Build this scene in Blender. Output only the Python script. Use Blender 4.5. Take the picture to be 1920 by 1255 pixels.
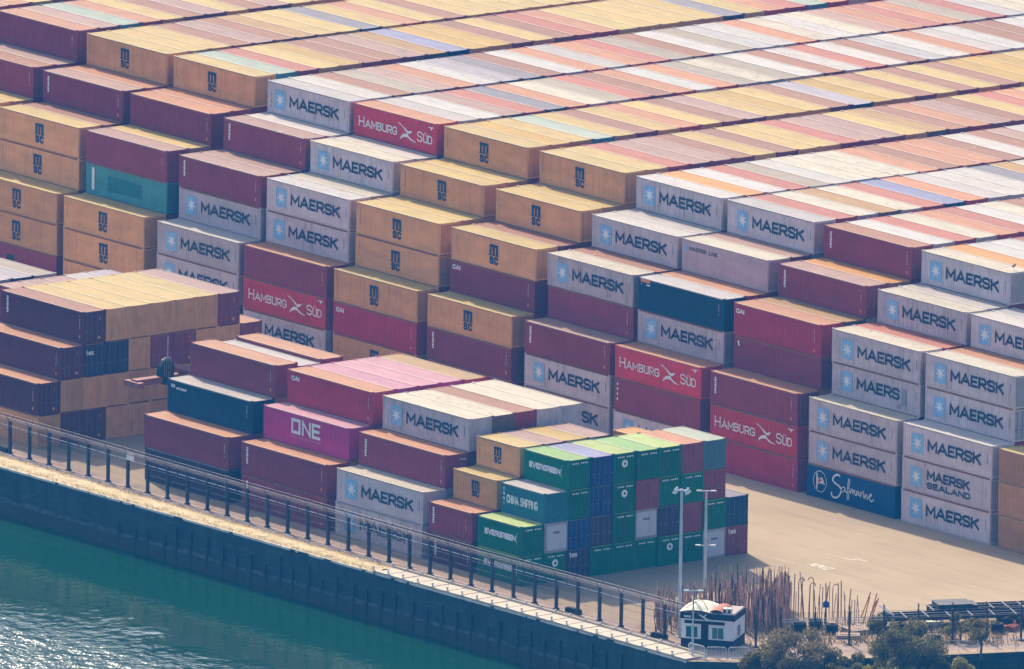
import bpy, math, random
from mathutils import Vector, Matrix
random.seed(7)
S = bpy.context.scene
COL = S.collection
for o in list(bpy.data.objects):
    bpy.data.objects.remove(o)

# ------------------------------------------------------------------ camera, world, sun, exposure
CAM = Vector((1459.615, -1145.784, 381.804))
AZ, EL, ROLL, FPX = math.radians(-52.20259506), math.radians(11.45309343), math.radians(0.81122033), 40173.85
def cam_axes():
    f = Vector((math.sin(AZ) * math.cos(EL), math.cos(AZ) * math.cos(EL), -math.sin(EL)))
    r = f.cross(Vector((0, 0, 1))).normalized()
    u = r.cross(f)
    c, s = math.cos(ROLL), math.sin(ROLL)
    return c * r + s * u, -s * r + c * u, f
R_, U_, F_ = cam_axes()
cd = bpy.data.cameras.new('camera')
cam = bpy.data.objects.new('camera', cd)
COL.objects.link(cam)
cam.matrix_world = Matrix(((R_.x, U_.x, -F_.x, CAM.x), (R_.y, U_.y, -F_.y, CAM.y), (R_.z, U_.z, -F_.z, CAM.z), (0, 0, 0, 1)))
cd.sensor_width = 36.0
cd.lens = FPX / 1920.0 * 36.0
cd.clip_start = 5.0
cd.clip_end = 8000.0
S.camera = cam
SUN_DIR = Vector((1.04, -0.32, -1.0)).normalized()
w = bpy.data.worlds.new('World')
S.world = w
w.use_nodes = True
wn = w.node_tree.nodes
sky = wn.new('ShaderNodeTexSky')
sky.sky_type = 'NISHITA'
sky.sun_disc = False
sky.sun_elevation = math.asin(-SUN_DIR.z)
sky.sun_rotation = math.atan2(-SUN_DIR.x, -SUN_DIR.y)
sky.air_density = 1.0
sky.dust_density = 3.0
sky.ozone_density = 1.6
w.node_tree.links.new(sky.outputs[0], wn['Background'].inputs[0])
wn['Background'].inputs[1].default_value = 0.15
sl = bpy.data.lights.new('sun', 'SUN')
sl.energy = 4.0
sl.angle = math.radians(0.5)
sl.color = (1.0, 0.865, 0.65)
sun = bpy.data.objects.new('sun', sl)
COL.objects.link(sun)
sun.rotation_euler = SUN_DIR.to_track_quat('-Z', 'Y').to_euler()
sun.location = (-60, 30, 120)
vs = S.view_settings
vs.view_transform = 'Standard'
vs.look = 'None'
vs.exposure = 0.8
vs.gamma = 1.0
vs.use_curve_mapping = False
S.render.engine = 'CYCLES'
S.cycles.max_bounces = 6
S.cycles.diffuse_bounces = 3
S.cycles.glossy_bounces = 3
S.cycles.transmission_bounces = 3
S.cycles.volume_bounces = 0
S.cycles.transparent_max_bounces = 8
S.cycles.use_denoising = True

def px(P):
    q = Vector(P) - CAM
    d = q.dot(F_)
    return 960 + FPX * q.dot(R_) / d, 627.5 - FPX * q.dot(U_) / d
def inv(x, y, z=0.0):
    d = F_ + R_ * ((x - 960) / FPX) - U_ * ((y - 627.5) / FPX)
    return CAM + d * ((z - CAM.z) / d.z)

# ------------------------------------------------------------------ materials
class NT:
    def __init__(self, name):
        self.m = bpy.data.materials.new(name)
        self.m.use_nodes = True
        self.t = self.m.node_tree
        self.b = self.t.nodes['Principled BSDF']
        self.out = self.t.nodes['Material Output']
    def n(self, typ, **kw):
        x = self.t.nodes.new(typ)
        for k, v in kw.items():
            setattr(x, k, v)
        return x
    def l(self, a, b):
        self.t.links.new(a, b)
    def mapc(self, scale, coord='Object', jitter=True):
        tc = self.n('ShaderNodeTexCoord')
        src = tc.outputs[coord]
        if jitter:
            oi = self.n('ShaderNodeObjectInfo')
            mm = self.n('ShaderNodeVectorMath', operation='MULTIPLY')
            self.l(oi.outputs['Random'], mm.inputs[0])
            mm.inputs[1].default_value = (91.0, 57.0, 33.0)
            ad = self.n('ShaderNodeVectorMath', operation='ADD')
            self.l(src, ad.inputs[0]); self.l(mm.outputs[0], ad.inputs[1])
            src = ad.outputs[0]
        mp = self.n('ShaderNodeVectorMath', operation='MULTIPLY')
        self.l(src, mp.inputs[0])
        mp.inputs[1].default_value = scale
        return mp.outputs[0]
    def noise(self, vec, scale=1.0, detail=4.0, rough=0.55):
        x = self.n('ShaderNodeTexNoise')
        x.inputs['Scale'].default_value = scale
        x.inputs['Detail'].default_value = detail
        x.inputs['Roughness'].default_value = rough
        self.l(vec, x.inputs['Vector'])
        return x.outputs[0]
    def rng(self, v, a, b, c=0.0, d=1.0):
        x = self.n('ShaderNodeMapRange')
        x.clamp = True
        self.l(v, x.inputs[0])
        for i, q in enumerate((a, b, c, d)):
            if hasattr(q, 'links'):
                self.l(q, x.inputs[i + 1])
            else:
                x.inputs[i + 1].default_value = q
        return x.outputs[0]
    def mul(self, a, b, op='MULTIPLY'):
        x = self.n('ShaderNodeMath', operation=op)
        for i, q in enumerate((a, b)):
            if hasattr(q, 'links'):
                self.l(q, x.inputs[i])
            else:
                x.inputs[i].default_value = q
        return x.outputs[0]
    def mix(self, f, a, b, mode='MIX'):
        x = self.n('ShaderNodeMix', data_type='RGBA', blend_type=mode)
        for i, q in ((0, f), (6, a), (7, b)):
            if hasattr(q, 'links'):
                self.l(q, x.inputs[i])
            else:
                x.inputs[i].default_value = q if i == 0 else (q[0], q[1], q[2], 1.0)
        return x.outputs[2]
    def bump(self, h, strength, dist):
        x = self.n('ShaderNodeBump')
        x.inputs['Strength'].default_value = strength
        x.inputs['Distance'].default_value = dist
        self.l(h, x.inputs['Height'])
        self.l(x.outputs[0], self.b.inputs['Normal'])
    def fin(self, col, rough=0.6, spec=0.3):
        if hasattr(col, 'links'):
            self.l(col, self.b.inputs['Base Color'])
        else:
            self.b.inputs['Base Color'].default_value = (col[0], col[1], col[2], 1)
        if hasattr(rough, 'links'):
            self.l(rough, self.b.inputs['Roughness'])
        else:
            self.b.inputs['Roughness'].default_value = rough
        self.b.inputs['Specular IOR Level'].default_value = spec
        return self.m

def paint(name, src='object', roof=False):
    """container paint: colour comes from the object (or a colour attribute), plus fading, dirt and rust with shapes of their own"""
    t = NT(name)
    if src == 'object':
        oi = t.n('ShaderNodeObjectInfo')
        col, wear = oi.outputs['Color'], oi.outputs['Alpha']
    else:
        at = t.n('ShaderNodeAttribute', attribute_name='Col')
        col, wear = at.outputs['Color'], at.outputs['Alpha']
    jit = src == 'object'
    fade = t.noise(t.mapc((0.35, 0.9, 0.9), jitter=jit), 1.0, 5.0, 0.6)
    base = t.mix(1.0, col, t.mix(t.rng(fade, 0.3, 0.7), (0.84, 0.83, 0.82), (1.1, 1.1, 1.1)), 'MULTIPLY')
    if roof == 'rail':
        base = t.mix(0.35, base, (0.78, 0.72, 0.62))  # rail tops painted paler, as if the edges catch the sun
    elif roof:
        st = t.noise(t.mapc((0.5, 2.2, 1.0), jitter=jit), 1.0, 6.0, 0.68)
        dirt = t.rng(st, 0.52, 0.78, 0.0, 0.75)
        base = t.mix(t.mul(dirt, wear), base, (0.30, 0.21, 0.14))
        sp = t.noise(t.mapc((1.0, 1.0, 1.0), jitter=jit), 1.9, 8.0, 0.72)
        thr = t.rng(wear, 0.0, 1.0, 0.74, 0.575)
        rust = t.rng(t.mul(sp, thr, 'SUBTRACT'), 0.0, 0.06, 0.0, 0.75)
        base = t.mix(rust, base, (0.27, 0.12, 0.05))
        lt = t.noise(t.mapc((2.2, 0.7, 1.0), jitter=jit), 1.3, 5.0, 0.7)
        base = t.mix(t.rng(lt, 0.60, 0.78, 0.0, 0.35), base, (0.72, 0.66, 0.58))
        scr = t.noise(t.mapc((7.0, 0.6, 1.0), jitter=jit), 1.4, 3.0, 0.6)
        base = t.mix(t.rng(scr, 0.64, 0.72, 0.0, 0.22), base, (0.25, 0.17, 0.12))
    else:
        st = t.noise(t.mapc((2.6, 2.6, 0.16), jitter=jit), 1.0, 5.0, 0.65)
        dirt = t.rng(st, 0.50, 0.78, 0.0, 0.55)
        base = t.mix(t.mul(dirt, wear), base, (0.10, 0.07, 0.055))
        sp = t.noise(t.mapc((1.4, 1.4, 0.9), jitter=jit), 1.8, 8.0, 0.74)
        thr = t.rng(wear, 0.0, 1.0, 0.78, 0.625)
        rust = t.rng(t.mul(sp, thr, 'SUBTRACT'), 0.0, 0.04, 0.0, 0.8)
        base = t.mix(rust, base, (0.19, 0.07, 0.03))
    return t.fin(base, 0.62, 0.25)

def plain(name, col, rough=0.7, spec=0.25, var=0.25, scale=1.5, rust=0.0, metal=0.0):
    t = NT(name)
    nz = t.noise(t.mapc((1, 1, 1)), scale, 6.0, 0.62)
    c = t.mix(t.rng(nz, 0.3, 0.7), tuple(q * (1 - var) for q in col), tuple(min(1.0, q * (1 + var)) for q in col))
    if rust:
        r = t.noise(t.mapc((1, 1, 1)), scale * 2.3, 8.0, 0.7)
        c = t.mix(t.rng(r, 0.5, 0.62, 0, rust), c, (0.17, 0.065, 0.03))
    t.b.inputs['Metallic'].default_value = metal
    return t.fin(c, rough, spec)

M = {}
M['paint'] = paint('container_paint')
M['roof'] = paint('sun_faded_roof_paint', roof=True)
M['rail'] = paint('sunlit_rail_paint', roof='rail')
M['rail_far'] = paint('far_sunlit_rail_paint', src='attr', roof='rail')
M['roof_far'] = paint('far_roof_paint', src='attr', roof=True)
M['paint_far'] = paint('far_container_paint', src='attr')
def ink(name, col):
    t = NT(name)
    nz = t.noise(t.mapc((1.5, 1.5, 0.6)), 2.0, 7.0, 0.7)
    c = t.mix(t.rng(nz, 0.56, 0.72, 0, 0.6), col, tuple(0.45 * q + 0.15 for q in col))
    st = t.noise(t.mapc((2.6, 2.6, 0.2)), 1.0, 5.0, 0.65)
    c = t.mix(t.rng(st, 0.52, 0.75, 0, 0.45), c, (0.16, 0.13, 0.12))
    return t.fin(c, 0.6, 0.2)
M['ink_navy'] = ink('dark_blue_lettering', (0.012, 0.035, 0.075))
M['ink_black'] = ink('black_lettering', (0.02, 0.022, 0.03))
M['ink_white'] = ink('white_lettering', (0.78, 0.76, 0.72))
M['ink_grey'] = ink('pale_grey_panel', (0.50, 0.48, 0.50))
M['ink_pink'] = ink('pale_pink_lettering', (0.62, 0.22, 0.40))
M['star_blue'] = ink('light_blue_panel', (0.26, 0.46, 0.66))
M['ink_red'] = ink('red_lettering', (0.55, 0.09, 0.06))
M['ink_orange'] = ink('orange_label', (0.75, 0.27, 0.10))
M['patch_teal'] = ink('dark_teal_patch', (0.015, 0.17, 0.19))
M['patch_grey'] = ink('scrubbed_grey_patch', (0.27, 0.26, 0.27))
M['rod'] = plain('galvanised_rod', (0.16, 0.15, 0.16), 0.5, 0.4, 0.2, 3.0, 0.5)
M['steel_dark'] = plain('dark_fence_steel', (0.025, 0.03, 0.04), 0.6, 0.3, 0.3, 2.0, 0.25)
M['steel_white'] = plain('white_painted_steel', (0.72, 0.70, 0.66), 0.5, 0.35, 0.12, 1.5, 0.3)
M['steel_grey'] = plain('grey_galvanised_steel', (0.50, 0.51, 0.53), 0.5, 0.4, 0.15, 1.0, 0.1)
M['wire'] = plain('fence_wire', (0.04, 0.04, 0.05), 0.6, 0.3, 0.3, 2.0, 0.3)
M['barb'] = plain('coiled_barbed_wire', (0.17, 0.13, 0.14), 0.5, 0.4, 0.2, 2.0, 0.3)
M['barrier'] = plain('cream_barrier_sheet', (0.66, 0.58, 0.46), 0.75, 0.2, 0.16, 1.6)
M['slab'] = plain('pale_concrete_slab', (0.44, 0.37, 0.28), 0.8, 0.2, 0.16, 1.6)
M['plaster'] = plain('white_plaster', (0.70, 0.66, 0.66), 0.8, 0.15, 0.10, 1.2)
M['navy_wall'] = plain('navy_wall_paint', (0.012, 0.016, 0.030), 0.7, 0.2, 0.3, 1.2)
M['tarp'] = plain('cream_tarpaulin', (0.74, 0.66, 0.48), 0.7, 0.2, 0.14, 1.2)
M['redroof'] = plain('rust_red_roof', (0.36, 0.13, 0.08), 0.75, 0.2, 0.25, 1.5)
M['flatroof'] = plain('grey_flat_roof', (0.34, 0.27, 0.25), 0.8, 0.2, 0.25, 1.5)
M['timber'] = plain('weathered_timber', (0.42, 0.30, 0.23), 0.8, 0.15, 0.3, 2.0)
M['rubber'] = plain('black_rubber', (0.015, 0.015, 0.017), 0.8, 0.2, 0.3, 3.0)
M['rustpole'] = plain('rusted_pole', (0.25, 0.135, 0.085), 0.8, 0.2, 0.5, 1.2)
M['rustpole_pale'] = plain('pale_weathered_pole', (0.52, 0.33, 0.25), 0.8, 0.2, 0.4, 1.2)
M['rustpole_orange'] = plain('orange_rust_pole', (0.42, 0.12, 0.045), 0.8, 0.2, 0.3, 1.2)
M['crane_red'] = plain('faded_red_machine_paint', (0.22, 0.075, 0.055), 0.6, 0.3, 0.25, 1.0, 0.2)
M['machine_dark'] = plain('dark_green_machine_paint', (0.008, 0.018, 0.020), 0.6, 0.3, 0.4, 1.5)
M['bark'] = plain('bark', (0.12, 0.085, 0.06), 0.9, 0.1, 0.4, 4.0)
M['feather'] = plain('brown_feathers', (0.07, 0.05, 0.04), 0.8, 0.1, 0.3, 8.0)
M['mark'] = ink('white_ground_paint', (0.56, 0.48, 0.39))
M['mark_worn'] = ink('worn_ground_paint', (0.42, 0.335, 0.25))
t = NT('teal_window_glass'); M['glass'] = t.fin((0.015, 0.11, 0.11), 0.08, 0.6)
def leafmat(name, a, b):
    t = NT(name)
    nz = t.noise(t.mapc((1, 1, 1), jitter=True), 0.9, 5.0, 0.6)
    c = t.mix(t.rng(nz, 0.35, 0.65), a, b)
    t.b.inputs['Subsurface Weight'].default_value = 0.0
    tr = t.n('ShaderNodeBsdfTranslucent')
    t.l(c, tr.inputs['Color'])
    mx = t.n('ShaderNodeMixShader'); mx.inputs[0].default_value = 0.5
    t.l(t.b.outputs[0], mx.inputs[1]); t.l(tr.outputs[0], mx.inputs[2])
    t.l(mx.outputs[0], t.out.inputs['Surface'])
    return t.fin(c, 0.7, 0.2)
M['leaf_dark'] = leafmat('dark_leaves', (0.085, 0.085, 0.026), (0.19, 0.16, 0.05))
M['leaf_olive'] = leafmat('olive_leaves', (0.13, 0.105, 0.04), (0.25, 0.19, 0.08))
M['leaf_yellow'] = leafmat('yellow_green_leaves', (0.14, 0.14, 0.024), (0.34, 0.28, 0.055))
M['straw'] = leafmat('dry_grass_blades', (0.40, 0.31, 0.15), (0.62, 0.50, 0.26))
# concrete yard
t = NT('sun_bleached_yard_concrete')
v = t.mapc((1, 1, 1), 'Object', False)
a = t.noise(v, 0.07, 6, 0.6); b = t.noise(t.mapc((0.10, 0.9, 1), 'Object', False), 1.0, 6, 0.65); c3 = t.noise(v, 1.6, 8, 0.7)
c = t.mix(t.rng(a, 0.3, 0.7), (0.29, 0.21, 0.125), (0.36, 0.268, 0.165))
c = t.mix(t.rng(b, 0.48, 0.72, 0, 0.42), c, (0.20, 0.155, 0.115))
tk = t.noise(t.mapc((0.035, 1.6, 1), 'Object', False), 1.0, 4, 0.6)
c = t.mix(t.rng(tk, 0.60, 0.70, 0, 0.35), c, (0.13, 0.105, 0.085))
c = t.mix(t.rng(c3, 0.5, 0.8, 0, 0.25), c, (0.19, 0.15, 0.115))
sp = t.noise(v, 0.28, 5, 0.75)
c = t.mix(t.rng(sp, 0.66, 0.74, 0, 0.38), c, (0.12, 0.10, 0.085))
M['yard'] = t.fin(c, 0.85, 0.15)
t = NT('brown_verge_soil')
v = t.mapc((1, 1, 1), 'Object', False)
a = t.noise(v, 0.5, 8, 0.7); b = t.noise(t.mapc((0.25, 2.0, 1), 'Object', False), 1.0, 7, 0.7)
c = t.mix(t.rng(a, 0.3, 0.7), (0.24, 0.165, 0.13), (0.40, 0.29, 0.22))
c = t.mix(t.rng(b, 0.55, 0.72, 0, 0.6), c, (0.13, 0.095, 0.085))
M['verge'] = t.fin(c, 0.9, 0.1)
t = NT('dry_grass_soil')
v = t.mapc((1, 1, 1), 'Object', False)
a = t.noise(v, 0.8, 8, 0.7)
c = t.mix(t.rng(a, 0.3, 0.7), (0.40, 0.30, 0.17), (0.58, 0.47, 0.28))
M['grass_soil'] = t.fin(c, 0.9, 0.1)
t = NT('stained_quay_wall')
v = t.mapc((1, 1, 1), 'Object', False)
a = t.noise(t.mapc((0.9, 0.9, 0.25), 'Object', False), 1.0, 8, 0.7)
c = t.mix(t.rng(a, 0.3, 0.7), (0.010, 0.024, 0.030), (0.035, 0.060, 0.068))
b = t.noise(t.mapc((0.35, 0.35, 2.2), 'Object', False), 1.0, 6, 0.7)
c = t.mix(t.rng(b, 0.52, 0.70, 0, 0.6), c, (0.075, 0.10, 0.11))
M['quay'] = t.fin(c, 0.8, 0.2)
t = NT('weed_covered_wall_foot')
a = t.noise(t.mapc((1.2, 1.2, 0.8), 'Object', False), 1.0, 7, 0.7)
M['weed'] = t.fin(t.mix(t.rng(a, 0.3, 0.7), (0.012, 0.018, 0.016), (0.035, 0.045, 0.04)), 0.7, 0.3)
t = NT('pale_barnacle_band')
a = t.noise(t.mapc((0.8, 0.8, 1.5), 'Object', False), 1.2, 7, 0.75)
M['barnacle'] = t.fin(t.mix(t.rng(a, 0.35, 0.65), (0.015, 0.035, 0.04), (0.11, 0.12, 0.13)), 0.8, 0.2)
# harbour water: green body colour under a wind-rippled surface, calmer in the lee of the quay
t = NT('green_harbour_water')
geo = t.n('ShaderNodeNewGeometry')
sx = t.n('ShaderNodeSeparateXYZ'); t.l(geo.outputs['Position'], sx.inputs[0])
big = t.noise(t.mapc((0.05, 0.05, 0.05), 'Object', False), 1.0, 4, 0.55)
lee = t.mul(sx.outputs['Y'], t.mul(big, 26.0), 'ADD')
lee = t.rng(lee, -67.0, -82.0, 0.04, 1.0)
fine = t.noise(t.mapc((0.75, 0.75, 1), 'Object', False), 1.0, 3.5, 0.55)
swell = t.noise(t.mapc((0.11, 0.2, 1), 'Object', False), 1.0, 3, 0.5)
hgt = t.mul(t.mul(t.mul(fine, 1.0), t.mul(swell, 0.9), 'ADD'), lee)
col = t.mix(t.rng(big, 0.35, 0.65), (0.002, 0.036, 0.018), (0.006, 0.042, 0.022))
t.bump(hgt, 1.0, 0.70)
M['water'] = t.fin(col, t.rng(lee, 0.04, 1.0, 0.06, 0.20), 0.5)
t.b.inputs['IOR'].default_value = 1.33

# ------------------------------------------------------------------ mesh helpers
class MB:
    def __init__(self):
        self.v, self.f, self.mi = [], [], []
    def quad(self, a, b, c, d, m=0):
        i = len(self.v)
        self.v += [tuple(a), tuple(b), tuple(c), tuple(d)]
        self.f.append((i, i + 1, i + 2, i + 3)); self.mi.append(m)
    def poly(self, pts, m=0):
        i = len(self.v)
        self.v += [tuple(p) for p in pts]
        self.f.append(tuple(range(i, i + len(pts)))); self.mi.append(m)
    def box(self, x0, x1, y0, y1, z0, z1, m=0, M4=None):
        i = len(self.v)
        P = [(x0, y0, z0), (x1, y0, z0), (x1, y1, z0), (x0, y1, z0), (x0, y0, z1), (x1, y0, z1), (x1, y1, z1), (x0, y1, z1)]
        if M4 is not None:
            P = [tuple(M4 @ Vector(p)) for p in P]
        self.v += P
        for q in ((0, 3, 2, 1), (4, 5, 6, 7), (0, 1, 5, 4), (1, 2, 6, 5), (2, 3, 7, 6), (3, 0, 4, 7)):
            self.f.append(tuple(i + k for k in q)); self.mi.append(m)
        return self
    def tube(self, pts, r, n=6, m=0, cap=True):
        pts = [Vector(p) for p in pts]
        rs = r if isinstance(r, (list, tuple)) else [r] * len(pts)
        i0 = len(self.v)
        for k, p in enumerate(pts):
            d = (pts[min(k + 1, len(pts) - 1)] - pts[max(k - 1, 0)]).normalized()
            a = d.cross(Vector((0, 0, 1)) if abs(d.z) < 0.95 else Vector((1, 0, 0))).normalized()
            b = d.cross(a)
            for j in range(n):
                th = 2 * math.pi * j / n
                self.v.append(tuple(p + (a * math.cos(th) + b * math.sin(th)) * rs[k]))
        for k in range(len(pts) - 1):
            for j in range(n):
                p, q = i0 + k * n + j, i0 + k * n + (j + 1) % n
                self.f.append((p, q, q + n, p + n)); self.mi.append(m)
        if cap:
            self.f.append(tuple(i0 + j for j in range(n))[::-1]); self.mi.append(m)
            self.f.append(tuple(i0 + (len(pts) - 1) * n + j for j in range(n))); self.mi.append(m)
        return self
    def mesh(self, name, mats):
        me = bpy.data.meshes.new(name)
        me.from_pydata(self.v, [], self.f)
        for q in (mats if isinstance(mats, (list, tuple)) else [mats]):
            me.materials.append(q)
        if any(self.mi):
            me.polygons.foreach_set('material_index', self.mi)
        me.update()
        return me
def link(name, me, parent=None, loc=None, color=None):
    o = bpy.data.objects.new(name, me)
    COL.objects.link(o)
    if parent is not None:
        o.parent = parent
    if loc is not None:
        o.location = loc
    if color is not None:
        o.color = color
    return o
def tag(o, label=None, cat=None, group=None, kind=None):
    for k, q in (('label', label), ('category', cat), ('group', group), ('kind', kind)):
        if q:
            o[k] = q
    return o
def empty(name, loc, rz=0.0):
    o = bpy.data.objects.new(name, None)
    COL.objects.link(o)
    o.location = loc
    o.rotation_euler = (0, 0, rz)
    o.empty_display_size = 0.3
    return o
ORD = ['', 'first', 'second', 'third', 'fourth', 'fifth', 'sixth', 'seventh', 'eighth', 'ninth', 'tenth', 'eleventh', 'twelfth', 'thirteenth',
       'fourteenth', 'fifteenth', 'sixteenth', 'seventeenth', 'eighteenth', 'nineteenth', 'twentieth']
def ordn(n):
    if n <= 20:
        return ORD[n]
    if n == 30:
        return 'thirtieth'
    return {2: 'twenty-', 3: 'thirty-', 4: 'forty-'}[n // 10] + ORD[n % 10]

# ------------------------------------------------------------------ setting: yard, quay, water
def qy(X):
    return -62.5 - (87.5 - X) * 0.0078
EDGE = [(-420, qy(-420)), (87.5, -62.5), (90.9, -58.4), (100.3, -36.7), (160, 101), (260, 332)]
mb = MB()
mb.poly([(x, y, 0) for x, y in EDGE] + [(-420, 400, 0)])
yard = tag(link('yard_pavement', mb.mesh('yard_pavement', M['yard'])), kind='structure')
mb = MB()
mb.poly([(-640, -1250, -4.2), (1550, -1250, -4.2), (1550, 560, -4.2), (-640, 560, -4.2)])
water = tag(link('harbour_water', mb.mesh('harbour_water', M['water'])), kind='structure')
mb = MB()
EL = [(x, y) for x, y in EDGE]
for (xa, ya), (xb, yb) in zip(EL[:-1], EL[1:]):
    mb.quad((xa, ya, -8), (xb, yb, -8), (xb, yb, -0.012), (xa, ya, -0.012))
qw = tag(link('quay_wall', mb.mesh('quay_wall', M['quay'])), 'dark stained quay wall dropping to the green water', 'wall')
mb = MB(); wb = MB()
rr = random.Random(3)
def wall_strip(m, z0, z1, proud, n=150, jag=0.15):
    xs = [-60 + i * 147.4 / n for i in range(n + 1)]
    zt = [z1 + rr.uniform(-jag, jag) for _ in xs]
    for i in range(n):
        a, b = xs[i], xs[i + 1]
        ya, yb = qy(a) - proud, qy(b) - proud
        m.quad((a, ya, z0), (b, yb, z0), (b, yb, zt[i + 1]), (a, ya, zt[i]))
        m.quad((a, ya, zt[i]), (b, yb, zt[i + 1]), (b, yb + proud, zt[i + 1]), (a, ya + proud, zt[i]))
wall_strip(mb, -3.05, -2.72, 0.07)
link('barnacle_band', mb.mesh('barnacle_band', M['barnacle']), qw)
wall_strip(wb, -6.0, -3.05, 0.14, 150, 0.05)
link('weed_band', wb.mesh('weed_band', M['weed']), qw)
pm = MB().box(-0.13, 0.13, -0.17, 0.05, -6.0, -0.9).mesh('wall_pile', M['quay'])
for i in range(36):
    x = 9.0 + i * 2.05
    if x < 86.5:
        link('pile', pm, qw, (x + rr.uniform(-.25, .25), qy(x), rr.uniform(-1.2, 0.15)))
cm = MB()
n = 190
xs = [-60 + i * 147.4 / n for i in range(n + 1)]
jj = [rr.uniform(-0.03, 0.10) for _ in xs]
for i in range(n):
    a, b = xs[i], xs[i + 1]
    ya, yb = qy(a) - jj[i], qy(b) - jj[i + 1]
    cm.quad((a, ya, -0.16), (b, yb, -0.16), (b, yb, 0.03), (a, ya, 0.03))
    cm.quad((a, ya, 0.03), (b, yb, 0.03), (b, qy(b) + 0.45, 0.03), (a, qy(a) + 0.45, 0.03))
link('coping', cm.mesh('coping', M['barrier']), qw)
# verge strips
mb = MB()
mb.poly([(-80, -57.55, 0.004), (-80, qy(-80) + 0.5, 0.004), (86.6, qy(86.6) + 0.5, 0.004), (90.0, -58.2, 0.004), (97.8, -39.5, 0.004), (104, -25, 0.004), (96, -25, 0.004), (83, -52, 0.004), (79, -56.5, 0.004), (60, -57.8, 0.004)])
tag(link('soil_verge', mb.mesh('soil_verge', M['verge'])), kind='structure')
mb = MB()
n = 120
def gx(i): return -60 + i * 105.0 / n
for i in range(n):
    a, b = gx(i), gx(i + 1)
    for j in range(6):
        def p(x, jx, k):
            w0 = qy(x) + 0.05; w1 = -60.75
            y = w0 + (w1 - w0) * jx / 6
            rq = random.Random(int(x * 97) * 13 + jx)
            return (x, y + rq.uniform(-0.12, 0.12) * (0 < jx <= 6), 0.035 + 0.16 * math.sin(math.pi * jx / 6) + rq.uniform(0, 0.10) * (0 < jx < 6))
        mb.quad(p(a, j, 0), p(b, j, 0), p(b, j + 1, 0), p(a, j + 1, 0))
tag(link('grass_bank', mb.mesh('grass_bank', M['grass_soil'])), kind='structure')
gb = MB()
for i in range(9000):
    x = rr.uniform(-30, 44.5)
    y = rr.uniform(qy(x) - 0.02, -60.6)
    h = rr.uniform(0.06, 0.26); a = rr.uniform(0, 3.14); wd = rr.uniform(0.02, 0.05)
    dx, dy = math.cos(a) * wd, math.sin(a) * wd
    lx, ly = rr.uniform(-.15, .15), rr.uniform(-.15, .15)
    z = 0.12
    gb.poly([(x - dx, y - dy, z), (x + dx, y + dy, z), (x + lx, y + ly, z + h)])
tag(link('dry_grass', gb.mesh('dry_grass', M['straw'])), 'straw-coloured dry grass along the quay edge', 'grass', kind='stuff')
# painted marks on the yard
def ribbon(mbx, pts, wd, z=0.008):
    for (xa, ya), (xb, yb) in zip(pts[:-1], pts[1:]):
        d = Vector((xb - xa, yb - ya, 0)).normalized(); nn = Vector((-d.y, d.x, 0)) * wd / 2; e = d * wd * 0.3
        A, B = Vector((xa, ya, z)) - e, Vector((xb, yb, z)) + e
        mbx.quad(A - nn, B - nn, B + nn, A + nn); z += 0.004
mk = MB()
ribbon(mk, [(58.6, -30.9), (62.0, -30.9)], 0.10); ribbon(mk, [(62.4, -30.9), (70.5, -30.85)], 0.07); ribbon(mk, [(60.1, -26.0), (62.7, -26.0)], 0.08)
tag(link('bay_line', mk.mesh('bay_line', M['mark_worn']), yard), None)
# letters read from the far side of the lane (they look upside down from the water)
def gl(pts, ox): return [(65.3 - ox - a, -29.25 - b * 1.0) for a, b in pts]
for name, pl in (('painted_letter', [[(0, 0), (0, 1), (.4, .9), (.5, .5), (.4, .1), (0, 0)]]), ('painted_letter', [[(0.85, 1), (1.05, 0), (1.25, .7), (1.45, 0), (1.65, 1)]]), ('painted_letter', [[(1.95, 0), (1.95, 1), (2.4, 0), (2.4, 1)]])):
    mk = MB()
    for q in pl: ribbon(mk, gl(q, 0), 0.16)
    link(name, mk.mesh(name, M['mark']), yard)
mk = MB(); ribbon(mk, [(62.7, -26.0), (63.5, -25.7), (63.3, -25.3), (64.6, -25.1)], 0.16)
link('painted_arrow', mk.mesh('painted_arrow', M['mark']), yard)

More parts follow.
